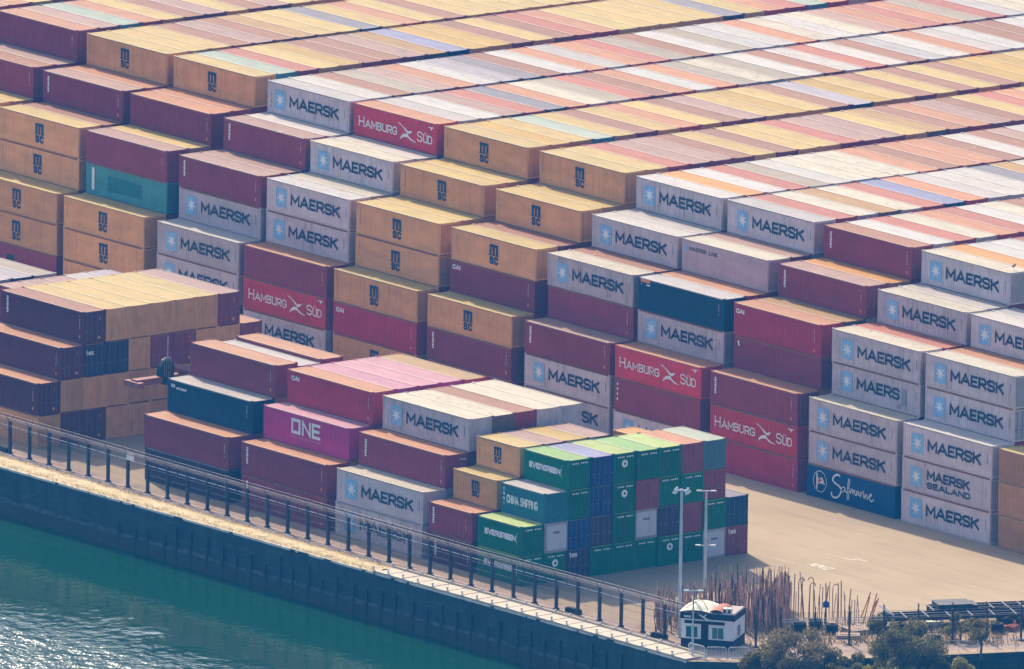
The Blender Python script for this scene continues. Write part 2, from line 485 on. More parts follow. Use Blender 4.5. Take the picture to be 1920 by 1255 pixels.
# ------------------------------------------------------------------ containers: shared part meshes
WID, PY_ = 2.436, 2.45
DIM = {'hc40': (12.19, 2.868), 'std40': (12.19, 2.558), 'std20': (6.06, 2.56)}
STEP = {'hc40': 2.9, 'std40': 2.59, 'std20': 2.59}
PM = {}
def corr(a, b, pitch):
    """trapezoid corrugation: list of (position, depth 0/1)"""
    n = max(3, round((b - a) / pitch)); p = (b - a) / n; out = [(a, 0)]
    for i in range(n):
        s = a + i * p
        out += [(s + p * 0.30, 0), (s + p * 0.45, 1), (s + p * 0.80, 1), (s + p * 0.95, 0)]
    out.append((b, 0))
    return out
for k, (L, H) in DIM.items():
    x0, x1, y0, y1 = -L / 2, L / 2, -WID / 2, WID / 2
    m = MB()
    for xa in (x0 + 0.01, x1 - 0.15):
        for ya in (y0 + 0.008, y1 - 0.148):
            m.box(xa, xa + 0.14, ya, ya + 0.14, 0.116, H - 0.12)
    for ya in (y0 + 0.012, y1 - 0.112):
        m.box(x0 + 0.17, x1 - 0.17, ya, ya + 0.10, 0.02, 0.17)
    m.box(x0 + 0.015, x0 + 0.10, y0 + 0.16, y1 - 0.16, 0.02, 0.17); m.box(x1 - 0.10, x1 - 0.015, y0 + 0.16, y1 - 0.16, 0.02, 0.17)
    m.box(x1 - 0.11, x1 - 0.012, y0 + 0.16, y1 - 0.16, H - 0.19, H - 0.062)
    for xa in (x0, x1 - 0.178):
        for ya in (y0, y1 - 0.162):
            m.box(xa, xa + 0.178, ya, ya + 0.162, 0.0, 0.116)
    for xa in (x0 - 0.004, x1 - 0.2):
        for ya in (y0 - 0.002, y1 - 0.19):
            m.box(xa, xa + 0.204, ya, ya + 0.192, H - 0.13, H + 0.035)
    m.quad((x0 + .03, y1 - .1, .1), (x0 + .03, y0 + .1, .1), (x0 + .03, y0 + .1, H - .1), (x0 + .03, y1 - .1, H - .1))
    m.quad((x0 + .1, y0 + .1, .15), (x0 + .1, y1 - .1, .15), (x1 - .1, y1 - .1, .15), (x1 - .1, y0 + .1, .15))
    PM[k, 'frame'] = m.mesh('container_frame_' + k, M['paint'])
    m = MB()
    cc = corr(x0 + 0.15, x1 - 0.15, 0.278)
    for (a, da), (b, db) in zip(cc[:-1], cc[1:]):
        ya, yb = y0 + 0.016 + da * 0.062, y0 + 0.016 + db * 0.062
        m.quad((a, ya, 0.165), (b, yb, 0.165), (b, yb, H - 0.115), (a, ya, H - 0.115))
    PM[k, 'side'] = m.mesh('container_side_' + k, M['paint'])
    m = MB()
    cc = corr(x0 + 0.18, x1 - 0.18, 0.36)
    for (a, da), (b, db) in zip(cc[:-1], cc[1:]):
        za, zb = H - 0.028 - da * 0.022, H - 0.028 - db * 0.022
        m.quad((a, y0 + 0.09, za), (b, y0 + 0.09, zb), (b, y1 - 0.09, zb), (a, y1 - 0.09, za))
    for ya in (y0 + 0.010, y1 - 0.090):
        m.box(x0 + 0.2, x1 - 0.2, ya, ya + 0.08, H - 0.115, H - 0.006); m.mi[-5] = 1
    for xa in (x0 + 0.01, x1 - 0.19):
        m.box(xa, xa + 0.18, y0 + 0.162, y1 - 0.162, H - 0.06, H - 0.016)
    PM[k, 'roof'] = m.mesh('container_roof_' + k, [M['roof'], M['rail']])
    m = MB()
    cc = corr(y0 + 0.15, y1 - 0.15, 0.26)
    for (a, da), (b, db) in zip(cc[:-1], cc[1:]):
        xa, xb = x1 - 0.016 - da * 0.045, x1 - 0.016 - db * 0.045
        m.quad((xa, a, 0.165), (xb, b, 0.165), (xb, b, H - 0.18), (xa, a, H - 0.18))
    PM[k, 'end'] = m.mesh('container_end_' + k, M['paint'])
    m = MB()
    m.box(x1 - 0.08, x1 - 0.035, 0.012, y1 - 0.15, 0.17, H - 0.19)
    for i in range(5):
        zc = 0.32 + i * (H - 0.75) / 4
        m.box(x1 - 0.035, x1 - 0.016, 0.10, y1 - 0.22, zc - 0.10, zc + 0.18)
    PM[k, 'door_b'] = m.mesh('container_door_' + k, M['paint'])
    m2 = MB(); m2.v = [(x, -y, z) for x, y, z in m.v]; m2.f = [q[::-1] for q in m.f]; m2.mi = m.mi
    PM[k, 'door_a'] = m2.mesh('container_door_left_' + k, M['paint'])
    for s in (-1, 1):
        m = MB()
        for yy in (0.28, 0.82):
            m.tube([(x1 - 0.002, s * yy, 0.13), (x1 - 0.002, s * yy, H - 0.14)], 0.02, 5)
            m.box(x1 - 0.02, x1 + 0.03, min(s * yy, s * (yy + 0.24)), max(s * yy, s * (yy + 0.24)), 1.02, 1.08)
        PM[k, 'rod', s] = m.mesh('lock_rods_' + k, M['rod'])

# ------------------------------------------------------------------ lettering
FONT = {
 'A': (.92, [[(0, 0), (.46, 1), (.92, 0)], [(.19, .3), (.73, .3)]]),
 'B': (.72, [[(0, 0), (0, 1), (.5, 1), (.66, .86), (.66, .66), (.5, .53), (0, .53)], [(.5, .53), (.72, .38), (.72, .14), (.54, 0), (0, 0)]]),
 'C': (.76, [[(.76, .8), (.6, 1), (.18, 1), (0, .82), (0, .18), (.18, 0), (.6, 0), (.76, .2)]]),
 'D': (.76, [[(0, 0), (0, 1), (.5, 1), (.76, .78), (.76, .22), (.5, 0), (0, 0)]]),
 'E': (.64, [[(.64, 1), (0, 1), (0, 0), (.64, 0)], [(0, .5), (.56, .5)]]),
 'G': (.78, [[(.76, .82), (.6, 1), (.18, 1), (0, .82), (0, .18), (.18, 0), (.6, 0), (.78, .18), (.78, .46), (.44, .46)]]),
 'H': (.74, [[(0, 0), (0, 1)], [(.74, 0), (.74, 1)], [(0, .5), (.74, .5)]]),
 'I': (.06, [[(.03, 0), (.03, 1)]]),
 'K': (.76, [[(0, 0), (0, 1)], [(.74, 1), (.04, .47)], [(.26, .63), (.78, 0)]]),
 'L': (.6, [[(0, 1), (0, 0), (.6, 0)]]),
 'M': (.92, [[(0, 0), (0, 1), (.46, .28), (.92, 1), (.92, 0)]]),
 'N': (.78, [[(0, 0), (0, 1), (.78, 0), (.78, 1)]]),
 'O': (.78, [[(.16, 0), (0, .16), (0, .84), (.16, 1), (.62, 1), (.78, .84), (.78, .16), (.62, 0), (.16, 0)]]),
 'P': (.7, [[(0, 0), (0, 1), (.54, 1), (.7, .86), (.7, .6), (.54, .45), (0, .45)]]),
 'R': (.74, [[(0, 0), (0, 1), (.58, 1), (.74, .86), (.74, .58), (.58, .43), (0, .43)], [(.4, .43), (.76, 0)]]),
 'S': (.74, [[(.74, .84), (.6, 1), (.16, 1), (0, .86), (0, .66), (.16, .53), (.58, .48), (.74, .34), (.74, .15), (.58, 0), (.14, 0), (0, .15)]]),
 'T': (.72, [[(0, 1), (.72, 1)], [(.36, 1), (.36, 0)]]),
 'U': (.74, [[(0, 1), (0, .18), (.18, 0), (.56, 0), (.74, .18), (.74, 1)]]),
 'V': (.84, [[(0, 1), (.42, 0), (.84, 1)]]),
 'W': (1.1, [[(0, 1), (.28, 0), (.55, .8), (.82, 0), (1.1, 1)]]),
 'X': (.76, [[(0, 0), (.76, 1)], [(0, 1), (.76, 0)]]),
 'e': (.52, [[(.02, .3), (.5, .36), (.46, .56), (.24, .62), (.03, .46), (0, .2), (.14, .02), (.36, 0), (.5, .12)]]),
 't': (.36, [[(.12, .9), (.12, .1), (.22, 0), (.36, .04)], [(0, .62), (.34, .62)]]),
 'x': (.48, [[(0, 0), (.46, .62)], [(0, .62), (.48, 0)]]),
 'O1': (.84, [[(0, 0), (0, 1), (.84, 1), (.84, 0), (0, 0)]]),
 ' ': (.4, []),
}
class Ink:
    """flat lettering laid just proud of the ribs, every stroke a little above the one before"""
    def __init__(self, off=0.0):
        self.m = MB(); self.k = 0; self.off = off
    def stroke(self, pts, th):
        """one connected ribbon with mitred corners"""
        P = [Vector(p) for p in pts]
        closed = (P[0] - P[-1]).length < 1e-5
        if closed: P = P[:-1]
        n = len(P)
        if not closed:
            e0 = (P[1] - P[0]).normalized(); e1 = (P[-1] - P[-2]).normalized()
            P[0] = P[0] - e0 * th * 0.46; P[-1] = P[-1] + e1 * th * 0.46
        y = -self.off - 0.004 * (self.k % 4)
        i0 = len(self.m.v)
        for i in range(n):
            a = P[i - 1] if (closed or i > 0) else None
            b = P[(i + 1) % n] if (closed or i < n - 1) else None
            d1 = (P[i] - a).normalized() if a is not None else None
            d2 = (b - P[i]).normalized() if b is not None else None
            if d1 is None: d1 = d2
            if d2 is None: d2 = d1
            n1, n2 = Vector((-d1.y, d1.x)), Vector((-d2.y, d2.x))
            mt = n1 + n2
            mt = n1 if mt.length < 0.2 else mt.normalized()
            k = min(2.0, 1.0 / max(0.3, mt.dot(n1)))
            for sg in (-1, 1):
                q = P[i] + mt * (sg * th / 2 * k)
                self.m.v.append((q.x, y, q.y))
        for i in range(n if closed else n - 1):
            j = (i + 1) % n
            self.m.f.append((i0 + 2 * i, i0 + 2 * j, i0 + 2 * j + 1, i0 + 2 * i + 1)); self.m.mi.append(0)
        self.k += 1
    def poly(self, pts, up=0.0):
        self.m.poly([(x, -self.off - up, z) for x, z in pts])
    def text(self, s, x, z, h, width, th, serif=0.0, small=None):
        """letters from x to x+width; small = relative height of all letters after the first"""
        items, wsum = [], 0.0
        gap = 0.26
        for i, ch in enumerate(s):
            sc = small if (small and i) else 1.0
            wl = FONT[ch][0] * sc
            items.append((ch, wsum, sc)); wsum += wl + gap * sc
        wsum -= gap
        kx = (width - th) / wsum
        for ch, ox, sc in items:
            for pl in FONT[ch][1]:
                pts = [(x + th / 2 + (ox + a * sc) * kx, z + th / 2 + b * sc * (h - th)) for a, b in pl]
                self.stroke(pts, th)
                if serif:
                    for p, q in ((pts[0], pts[1]), (pts[-1], pts[-2])):
                        if abs(p[0] - q[0]) < 0.35 * abs(p[1] - q[1]):
                            self.stroke([(p[0] - serif, p[1]), (p[0] + serif, p[1])], th * 0.45)
        return self
    def mesh(self, name, mat):
        return self.m.mesh(name, M[mat])
def letters(s, x, z, h, width, th, mat, serif=0.0, small=None, off=0.0, gap=0.26):
    """every letter a part of its own, from x to x+width"""
    items, wsum = [], 0.0
    for i, ch in enumerate(s):
        sc = small if (small and i) else 1.0
        items.append((ch, wsum, sc)); wsum += FONT[ch][0] * sc + gap * sc
    wsum -= gap
    kx = (width - th) / wsum
    out = []
    for ch, ox, sc in items:
        if not FONT[ch][1]: continue
        t_ = Ink(off)
        for pl in FONT[ch][1]:
            pts = [(x + th / 2 + (ox + a * sc) * kx, z + th / 2 + b * sc * (h - th)) for a, b in pl]
            t_.stroke(pts, th)
            if serif:
                for p, q in ((pts[0], pts[1]), (pts[-1], pts[-2])):
                    if abs(p[0] - q[0]) < 0.35 * abs(p[1] - q[1]):
                        t_.stroke([(p[0] - serif, p[1]), (p[0] + serif, p[1])], th * 0.45)
        out.append(('letter', t_.mesh('letter_' + ch, mat)))
    return out
def smooth(pts, n=5):
    out = []
    P = [pts[0]] + list(pts) + [pts[-1]]
    for i in range(1, len(P) - 2):
        p0, p1, p2, p3 = P[i - 1], P[i], P[i + 1], P[i + 2]
        for k in range(n):
            t = k / n
            out.append(tuple(0.5 * (2 * p1[j] + (p2[j] - p0[j]) * t + (2 * p0[j] - 5 * p1[j] + 4 * p2[j] - p3[j]) * t * t + (-p0[j] + 3 * p1[j] - 3 * p2[j] + p3[j]) * t ** 3) for j in (0, 1)))
    out.append(tuple(pts[-1]))
    return out
DECO = {}
def deco_star(z0=0.0, kind='full', pale=False):
    out = []
    sq = Ink(0.0); sq.poly([(1.22, 0.55 + z0), (2.78, 0.55 + z0), (2.78, 2.25 + z0), (1.22, 2.25 + z0)])
    out.append(('emblem_panel', sq.mesh('emblem_panel', 'star_blue')))
    st = Ink(0.008); pts = []
    for i in range(14):
        a = math.pi / 2 + i * math.pi / 7; r = 0.68 if i % 2 == 0 else 0.25
        pts.append((2.0 + r * math.cos(a) * 0.98, 1.42 + z0 + r * math.sin(a)))
    for i in range(14):
        st.poly([(2.0, 1.42 + z0), pts[i], pts[(i + 1) % 14]])
    out.append(('star', st.mesh('star_emblem', 'ink_white')))
    if kind == 'full':
        out += letters('MAERSK', 3.4, 0.95 + z0, 1.04, 7.3, 0.225, 'ink_navy', off=0.004)
    elif kind == 'noK':
        out += letters('MAERS', 3.4, 0.95 + z0, 1.04, 5.95, 0.225, 'ink_navy', off=0.004)
        pt = Ink(0.004); pt.poly([(9.55, .62), (10.25, .5), (10.3, 1.95), (9.6, 2.05)]); pt.poly([(9.0, .3), (9.5, .25), (9.5, .6), (9.0, .6)])
        out.append(('scrubbed_patch', pt.mesh('scrubbed_patch', 'patch_grey')))
    elif kind == 'sealand':
        out += letters('MAERSK', 3.5, 1.38, 0.85, 5.85, 0.19, 'ink_navy', off=0.004) + letters('SEALAND', 3.5, 0.62, 0.56, 5.95, 0.14, 'ink_navy', off=0.004)
    idm = Ink(0.004)
    for i in range(4): idm.poly([(11.55, 1.9 - i * .22), (11.62, 1.9 - i * .22), (11.62, 2.05 - i * .22), (11.55, 2.05 - i * .22)])
    out.append(('number_marks', idm.mesh('number_marks', 'ink_navy')))
    return out
DECO['star'] = deco_star()
DECO['noK'] = deco_star(kind='noK')
DECO['sealand'] = deco_star(kind='sealand')
def deco_msc(cx, sc=1.0, H=2.9):
    tx = Ink(0.0)
    l, r = cx - 0.62 * sc, cx + 0.62 * sc
    zb, zt = H - 2.9 * sc + 1.32 * sc + (sc < 1) * 0.05, H - 2.9 * sc + 2.3 * sc
    th = 0.30 * sc
    for x in (l + th / 2, cx, r - th / 2):
        tx.stroke([(x, zb + 0.12 * sc), (x, zt - 0.15 * sc)], th)
    tx.stroke([(l + 0.1 * sc, zt - 0.1 * sc), (r - 0.16 * sc, zt - 0.1 * sc)], 0.25 * sc)
    tx.stroke([(l - 0.12 * sc, zb + 0.03 * sc), (r + 0.14 * sc, zb + 0.03 * sc)], 0.05 * sc)
    S_ = letters('S', l + 0.02, zb - 0.78 * sc, 0.7 * sc, 0.58 * sc, 0.19 * sc, 'ink_navy') + letters('C', cx + 0.06 * sc, zb - 0.78 * sc, 0.7 * sc, 0.58 * sc, 0.19 * sc, 'ink_navy')
    mk = Ink()
    for i in range(9):
        z = H - 0.6 - i * 0.16
        mk.poly([(0.62, z), (0.67, z), (0.67, z + 0.09), (0.62, z + 0.09)])
    return [('letter', tx.mesh('emblem_letter_m', 'ink_navy'))] + S_ + [('number_marks', mk.mesh('number_marks', 'ink_navy'))]
DECO['msc'] = deco_msc(6.0)
DECO['msc20'] = deco_msc(3.15, 0.82, 2.59)
def deco_bird():
    tx = Ink(0.0)
    LT = letters('HAMBURG', 0.68, 0.96, 0.92, 5.6, 0.12, 'ink_white', serif=0.12, small=0.78) + letters('SUD', 9.3, 0.92, 0.92, 2.15, 0.12, 'ink_white', serif=0.12, small=0.80)
    for x in (10.28, 10.52):
        tx.poly([(x, 1.74), (x + .12, 1.74), (x + .12, 1.86), (x, 1.86)])
    def P(u, v):
        top = 110 + (u - 345) * 0.247
        return ((u - 345) / 1265 * 12.19, 2.9 - (v - top) / 460 * 2.9)
    wing = [P(*q) for q in ((1005, 385), (1045, 400), (1085, 440), (1130, 480), (1165, 520), (1235, 515), (1210, 555), (1165, 555), (1135, 520), (1100, 470), (1060, 430))]
    tail = [P(*q) for q in ((1165, 556), (1185, 600), (1235, 645), (1298, 685), (1280, 685), (1215, 655), (1160, 605), (1110, 600), (1075, 615), (1045, 640), (1065, 585), (1105, 552))]
    b = Ink(0.004); b.poly(wing); b.poly(tail, 0.004)
    mk = Ink(0.002)
    mk.poly([P(1475, 455), P(1560, 470), P(1560, 485), P(1475, 468)]); mk.poly([P(1510, 470), P(1535, 476), P(1530, 512), P(1518, 508)])
    return LT + [('umlaut_dots', tx.mesh('umlaut_dots', 'ink_white')), ('bird_emblem', b.mesh('bird_emblem', 'ink_white')), ('number_marks', mk.mesh('number_marks', 'ink_white'))]
DECO['bird'] = deco_bird()
def marks(L=12.19, H=2.9, vert=True, seed=1, top=True):
    tx = Ink(0.0); rq = random.Random(seed)
    if vert:
        z = H - 0.45
        for i in range(7):
            h = rq.uniform(0.13, 0.2)
            tx.poly([(0.72, z - h), (0.94 + rq.uniform(0, .1), z - h), (0.94, z), (0.72, z)])
            if i % 2: tx.poly([(0.66, z - h * .6), (0.72, z - h * .6), (0.72, z - h * .2), (0.66, z - h * .2)], 0.004)
            z -= h + 0.05
    z = H - 0.5
    for i in range(9):
        h = rq.uniform(0.05, 0.12)
        if rq.random() < 0.8: tx.poly([(L - 0.75, z - h), (L - 0.69, z - h), (L - 0.69, z), (L - 0.75, z)])
        z -= h + 0.06
    return tx.mesh('number_marks', 'ink_white')
def tagmark(L=12.19):
    tx = Ink(0.0); tx.poly([(L - 0.82, 0.42), (L - 0.62, 0.42), (L - 0.62, 0.68), (L - 0.82, 0.68)])
    return tx.mesh('rust_tag', 'ink_orange')
DECO['vert'] = [('vertical_marks', marks(seed=1)), ('tag_plate', tagmark())]
DECO['vert2'] = [('vertical_marks', marks(seed=5)), ('tag_plate', tagmark())]
DECO['plain'] = [('number_marks', marks(vert=False, seed=2))]
DECO['plain2'] = [('number_marks', marks(vert=False, seed=9)), ('tag_plate', tagmark())]
DECO['vert20'] = [('vertical_marks', marks(6.06, 2.59, True, 4))]
def deco_text(s, x, z, h, wd, th, mat, name='lettering', extra=None):
    if h < 0.2:
        tx = Ink(0.0); tx.text(s, x, z, h, wd, th)
        return [(name, tx.mesh(name, mat))] + (extra or [])
    return letters(s, x, z, h, wd, th, mat) + (extra or [])
DECO['cai'] = deco_text('CAI', 0.5, 2.05, 0.42, 1.15, 0.12, 'ink_white', extra=[('number_marks', marks(vert=False, seed=3)), ('tag_plate', tagmark())])
DECO['line'] = deco_text('MAERSK LINE', 0.95, 1.95, 0.36, 4.0, 0.07, 'ink_navy')
sq = Ink(); sq.poly([(.35, 1.9), (.75, 1.9), (.75, 2.35), (.35, 2.35)]); DECO['line'].append(('emblem_panel', sq.mesh('small_emblem_panel', 'star_blue')))
DECO['one'] = []
for ch, xa, wd in (('O1', 4.05, 1.3), ('N', 5.55, 1.28), ('E', 6.98, 1.2)):
    tx = Ink(); k = FONT[ch]; kx = (wd - .27) / k[0]
    for pl in k[1]: tx.stroke([(xa + .135 + a * kx, 1.08 + .135 + b * (1.34 - .27)) for a, b in pl], 0.27)
    DECO['one'].append(('letter', tx.mesh('large_letter', 'ink_white')))
DECO['one'] += deco_text('OCEAN NETWORK EXPRESS', 4.05, 0.74, 0.17, 4.1, 0.035, 'ink_pink', 'small_lettering')
DECO['ever'] = deco_text('EVERGREEN', 0.86, 1.12, 0.52, 4.35, 0.15, 'ink_white', extra=[('number_marks', marks(6.06, 2.59, False, 6))])
DECO['china'] = deco_text('CHINA SHIPPING', 0.85, 0.98, 0.72, 4.3, 0.12, 'ink_white')
tx = Ink()
for i in range(4): tx.text('CSHI'[i], 0.36, 2.0 - i * 0.42, 0.26, 0.24, 0.06)
DECO['china'].append(('vertical_marks', tx.mesh('vertical_marks', 'ink_white')))
tx = Ink(); tx.poly([(.4, 2.45), (1.75, 2.45), (1.75, 2.75), (.4, 2.75)])
t2 = Ink(); t2.poly([(.45, 2.22), (.6, 2.22), (.6, 2.3), (.45, 2.3)]); t2.poly([(1.2, 2.2), (1.75, 2.2), (1.75, 2.32), (1.2, 2.32)])
DECO['navylabel'] = [('label_plate', tx.mesh('label_plate', 'ink_orange')), ('number_marks', t2.mesh('number_marks', 'ink_white')), ('vertical_marks', marks(vert=False, seed=8))]
t2 = Ink()
for i in range(3): t2.poly([(.55 + i * .2, 2.2), (.68 + i * .2, 2.2), (.68 + i * .2, 2.5), (.55 + i * .2, 2.5)])
for i in range(6): t2.poly([(1.3 + i * .25, 2.1 + (i % 3) * .02), (1.48 + i * .25, 2.1), (1.48 + i * .25, 2.28 + (i % 2) * .08), (1.3 + i * .25, 2.3)])
DECO['navytop'] = [('lettering', t2.mesh('small_white_lettering', 'ink_white')), ('vertical_marks', marks(vert=False, seed=11))]
tx = Ink(); tx.poly([(3.1, .62), (8.35, .72), (8.3, 1.95), (3.2, 2.0)])
t2 = Ink(); t2.poly([(.75, .45), (.85, .38), (1.1, .38), (1.15, .5), (1.15, 2.45), (.75, 2.45)])
DECO['tealpatch'] = [('painted_patch', tx.mesh('painted_patch', 'patch_teal')), ('white_strip', t2.mesh('white_strip', 'ink_white'))]
t2 = Ink()
for i in range(4): t2.poly([(.55, 2.3 - i * .45), (.75, 2.3 - i * .45), (.75, 2.52 - i * .45), (.55, 2.52 - i * .45)])
DECO['dots'] = [('vertical_marks', t2.mesh('vertical_marks', 'ink_white'))]
t2 = Ink(); t2.poly([(.6, 2.1), (.85, 2.1), (.7, 2.55), (.5, 2.55)]); DECO['tick'] = [('white_mark', t2.mesh('white_mark', 'ink_white'))]
tx = Ink(); tx.poly([(4.5, .9), (5.6, .9), (5.6, 1.9), (4.5, 1.9)]); DECO['blotch'] = [('dark_patch', tx.mesh('dark_patch', 'ink_navy'))]
def saf():
    def P(x, y): return ((x - 65) / 69.7, 2.9 - (y - (55 + 0.247 * (x - 65))) / 108)
    L_ = [([(390, 182), (365, 172), (335, 190), (325, 220), (345, 250), (385, 280), (405, 310), (400, 350), (375, 385), (340, 390), (318, 370), (315, 345)], .17),
          ([(445, 300), (430, 290), (412, 300), (408, 325), (425, 335), (443, 305), (445, 330), (455, 340)], .09),
          ([(455, 340), (475, 300), (488, 240), (483, 212), (475, 230), (468, 290), (465, 350), (468, 400), (478, 400), (482, 370), (475, 340), (490, 325)], .09),
          ([(490, 302), (495, 347), (505, 315), (515, 310), (518, 352), (528, 322), (538, 320), (540, 360), (550, 362)], .09),
          ([(575, 330), (560, 325), (552, 345), (558, 362), (575, 340), (578, 365), (590, 368)], .09),
          ([(590, 332), (593, 377), (602, 345), (614, 335)], .09), ([(622, 345), (622, 382), (630, 384)], .09), ([(620, 322), (624, 326)], .09),
          ([(635, 350), (637, 392), (648, 360), (656, 360), (657, 397), (665, 398)], .09),
          ([(668, 382), (690, 372), (700, 358), (688, 350), (678, 372), (684, 405), (702, 420), (722, 402)], .10)]
    LT = []
    for pts, th in L_:
        tx = Ink(); tx.stroke(smooth([P(*q) for q in pts], 4), th); LT.append(('letter', tx.mesh('script_letter', 'ink_white')))
    tx = Ink()
    ring = [(1.95 + .9 * math.cos(a * math.pi / 16), 1.5 + .92 * math.sin(a * math.pi / 16)) for a in range(33)]
    tx.stroke(ring, 0.06)
    fl = Ink(0.006); fl.poly([(1.45, .8), (1.62, .8), (1.62, 2.15), (1.45, 2.2)]); fl.poly([(1.62, 1.75), (2.3, 1.9), (2.65, 1.3), (2.1, 1.35), (1.62, 1.2)])
    rd = Ink(0.012); rd.poly([(1.66, 1.62), (2.3, 1.74), (2.25, 1.62), (2.0, 1.5), (1.66, 1.42)]); rd.poly([(1.8, 1.9), (2.0, 1.9), (1.95, 1.3), (1.75, 1.25)], 0.004)
    return LT + [('emblem_ring', tx.mesh('emblem_ring', 'ink_white')), ('flag_emblem', fl.mesh('flag_emblem', 'ink_white')), ('flag_cross', rd.mesh('flag_cross', 'ink_red'))]
DECO['saf'] = saf()
# marks on the +X ends (y runs from -W/2 to W/2 across the end)
def endink(fn, mat, name):
    tx = Ink(); fn(tx)
    me = tx.m
    me.v = [(-y, x, z) for x, y, z in me.v]
    return me.mesh(name, M[mat])
def dashes(tx):
    rq = random.Random(4)
    for i in range(9):
        x = -0.75 + i * 0.19
        if i != 4: tx.poly([(x, 2.15), (x + .12, 2.15), (x + .12, 2.27), (x, 2.27)])
def disc(tx):
    for i in range(12):
        a, b = i * math.pi / 6, (i + 1) * math.pi / 6
        tx.poly([(0, 1.62), (.33 * math.cos(a), 1.62 + .33 * math.sin(a)), (.33 * math.cos(b), 1.62 + .33 * math.sin(b))])
def discdot(tx):
    for i in range(8):
        a, b = i * math.pi / 4, (i + 1) * math.pi / 4
        tx.poly([(0.03, 1.62), (.03 + .12 * math.cos(a), 1.62 + .12 * math.sin(a)), (.03 + .12 * math.cos(b), 1.62 + .12 * math.sin(b))], 0.006)
def textx(tx): tx.text('tex', -0.95, 1.9, 0.5, 0.85, 0.09)
def plate(tx):
    P = []
    for cx, cz, a0 in ((.85, 2.15, 0), (-.85, 2.15, 90), (-.85, .42, 180), (.85, .42, 270)):
        for k in range(4):
            a = math.radians(a0 + k * 30); P.append((cx + .2 * math.cos(a), cz + .2 * math.sin(a)))
    tx.poly(P)
def platetext(tx):
    for i in range(4): tx.poly([(-.35 + i * .18, 1.62), (-.22 + i * .18, 1.62), (-.22 + i * .18, 1.8), (-.35 + i * .18, 1.8)], 0.008)
def idmark(tx):
    tx.poly([(.35, 2.3), (.62, 2.3), (.62, 2.42), (.35, 2.42)]); tx.poly([(.70, 2.3), (.95, 2.3), (.95, 2.42), (.70, 2.42)])
    for i in range(5): tx.poly([(.5, 1.9 - i * .2), (.58, 1.9 - i * .2), (.58, 2.0 - i * .2), (.5, 2.0 - i * .2)])
def lowmark(tx): tx.poly([(.35, .35), (.6, .35), (.6, .6), (.35, .6)]); tx.poly([(.5, 2.0), (.56, 2.0), (.56, 2.4), (.5, 2.4)], .004)
EDECO = {'dash': [('number_marks', endink(dashes, 'ink_white', 'end_number_marks'))],
         'disc': [('number_marks', endink(dashes, 'ink_white', 'end_number_marks')), ('round_emblem', endink(disc, 'ink_white', 'round_emblem')), ('emblem_centre', endink(discdot, 'ink_navy', 'emblem_centre'))],
         'tex': [('lettering', endink(textx, 'ink_white', 'end_lettering')), ],
         'plate': [('white_panel', endink(plate, 'ink_grey', 'rounded_white_panel')), ('panel_marks', endink(platetext, 'ink_navy', 'panel_marks'))],
         'id': [('number_marks', endink(idmark, 'ink_white', 'end_marks'))],
         'low': [('rust_mark', endink(lowmark, 'ink_orange', 'end_low_marks'))], '': []}

# ------------------------------------------------------------------ container colours
def lin(c):
    return tuple((q / 255 / 12.92) if q <= 10 else ((q / 255 + 0.055) / 1.055) ** 2.4 for q in c)
ROOF_S = {'Y': (236, 205, 138), 'G': (226, 186, 112), 'B': (190, 136, 122), 'P': (205, 168, 160), 'O': (230, 164, 132), 'R': (218, 134, 126), 'W': (238, 233, 226),
          'w': (218, 212, 210), 'A': (196, 184, 170), 'C': (240, 230, 208), 'N': (158, 156, 172), 'L': (168, 172, 210), 'l': (200, 193, 205), 'T': (194, 212, 196),
          'K': (208, 168, 122), 'o': (245, 176, 112), 'g': (165, 212, 140), 'h': (205, 228, 150), 'm': (238, 168, 190), 'p': (240, 176, 192), 'q': (196, 210, 190)}
ROOF_NAME = {'Y': 'pale yellow', 'G': 'golden yellow', 'B': 'dusty brown-red', 'P': 'pale mauve', 'O': 'salmon orange', 'R': 'coral red', 'W': 'white', 'w': 'light grey', 'A': 'weathered grey',
             'C': 'cream white', 'N': 'slate blue', 'L': 'lavender blue', 'l': 'pale lilac', 'T': 'pale mint', 'K': 'tan', 'o': 'bright orange', 'g': 'light green', 'h': 'lime green',
             'm': 'rose pink', 'p': 'pale pink', 'q': 'pale sage'}
RK = 0.53
ROOFC = {k: tuple(max(0.01, (q - h_) * g_) for q, h_, g_ in zip(lin(c), (0.0, 0.04, 0.105), (0.51, 0.505, 0.53))) for k, c in ROOF_S.items()}
ROOF_W = {'W': .85, 'w': .65, 'A': 1.0, 'C': 1.0, 'O': .45, 'R': .45, 'o': .3, 'B': .4, 'P': .35, 'G': .35}
SIDEC = {'maroon': (.33, .048, .075), 'msc': (.80, .405, .14), 'star': (.68, .56, .55), 'red': (.66, .045, .065), 'crimson': (.48, .03, .075), 'navy': (.010, .060, .115),
         'teal': (.13, .40, .38), 'green': (.005, .175, .085), 'blue': (.010, .045, .19), 'magenta': (.55, .04, .22), 'lilac': (.62, .44, .44), 'safblue': (.008, .075, .19),
         'cteal': (.035, .22, .25), 'white': (.44, .40, .41), 'greyteal': (.11, .21, .23), 'darknavy': (.055, .032, .075), 'darkmar': (.15, .026, .050), 'orange': (.52, .25, .10), 'brown': (.20, .10, .08)}
ROOF2SIDE = {'Y': 'msc', 'G': 'msc', 'B': 'maroon', 'P': 'maroon', 'O': 'red', 'R': 'crimson', 'W': 'star', 'w': 'star', 'A': 'star', 'C': 'star', 'N': 'darknavy', 'L': 'blue', 'l': 'darknavy',
             'T': 'teal', 'K': 'brown', 'o': 'orange', 'g': 'green', 'h': 'green', 'm': 'magenta', 'p': 'magenta', 'q': 'greyteal'}
XB = [-95.26, -81.51, -68.33, -54.21, -41.20, -27.93, -14.05, 0.0, 12.85, 26.47, 40.18, 53.16]
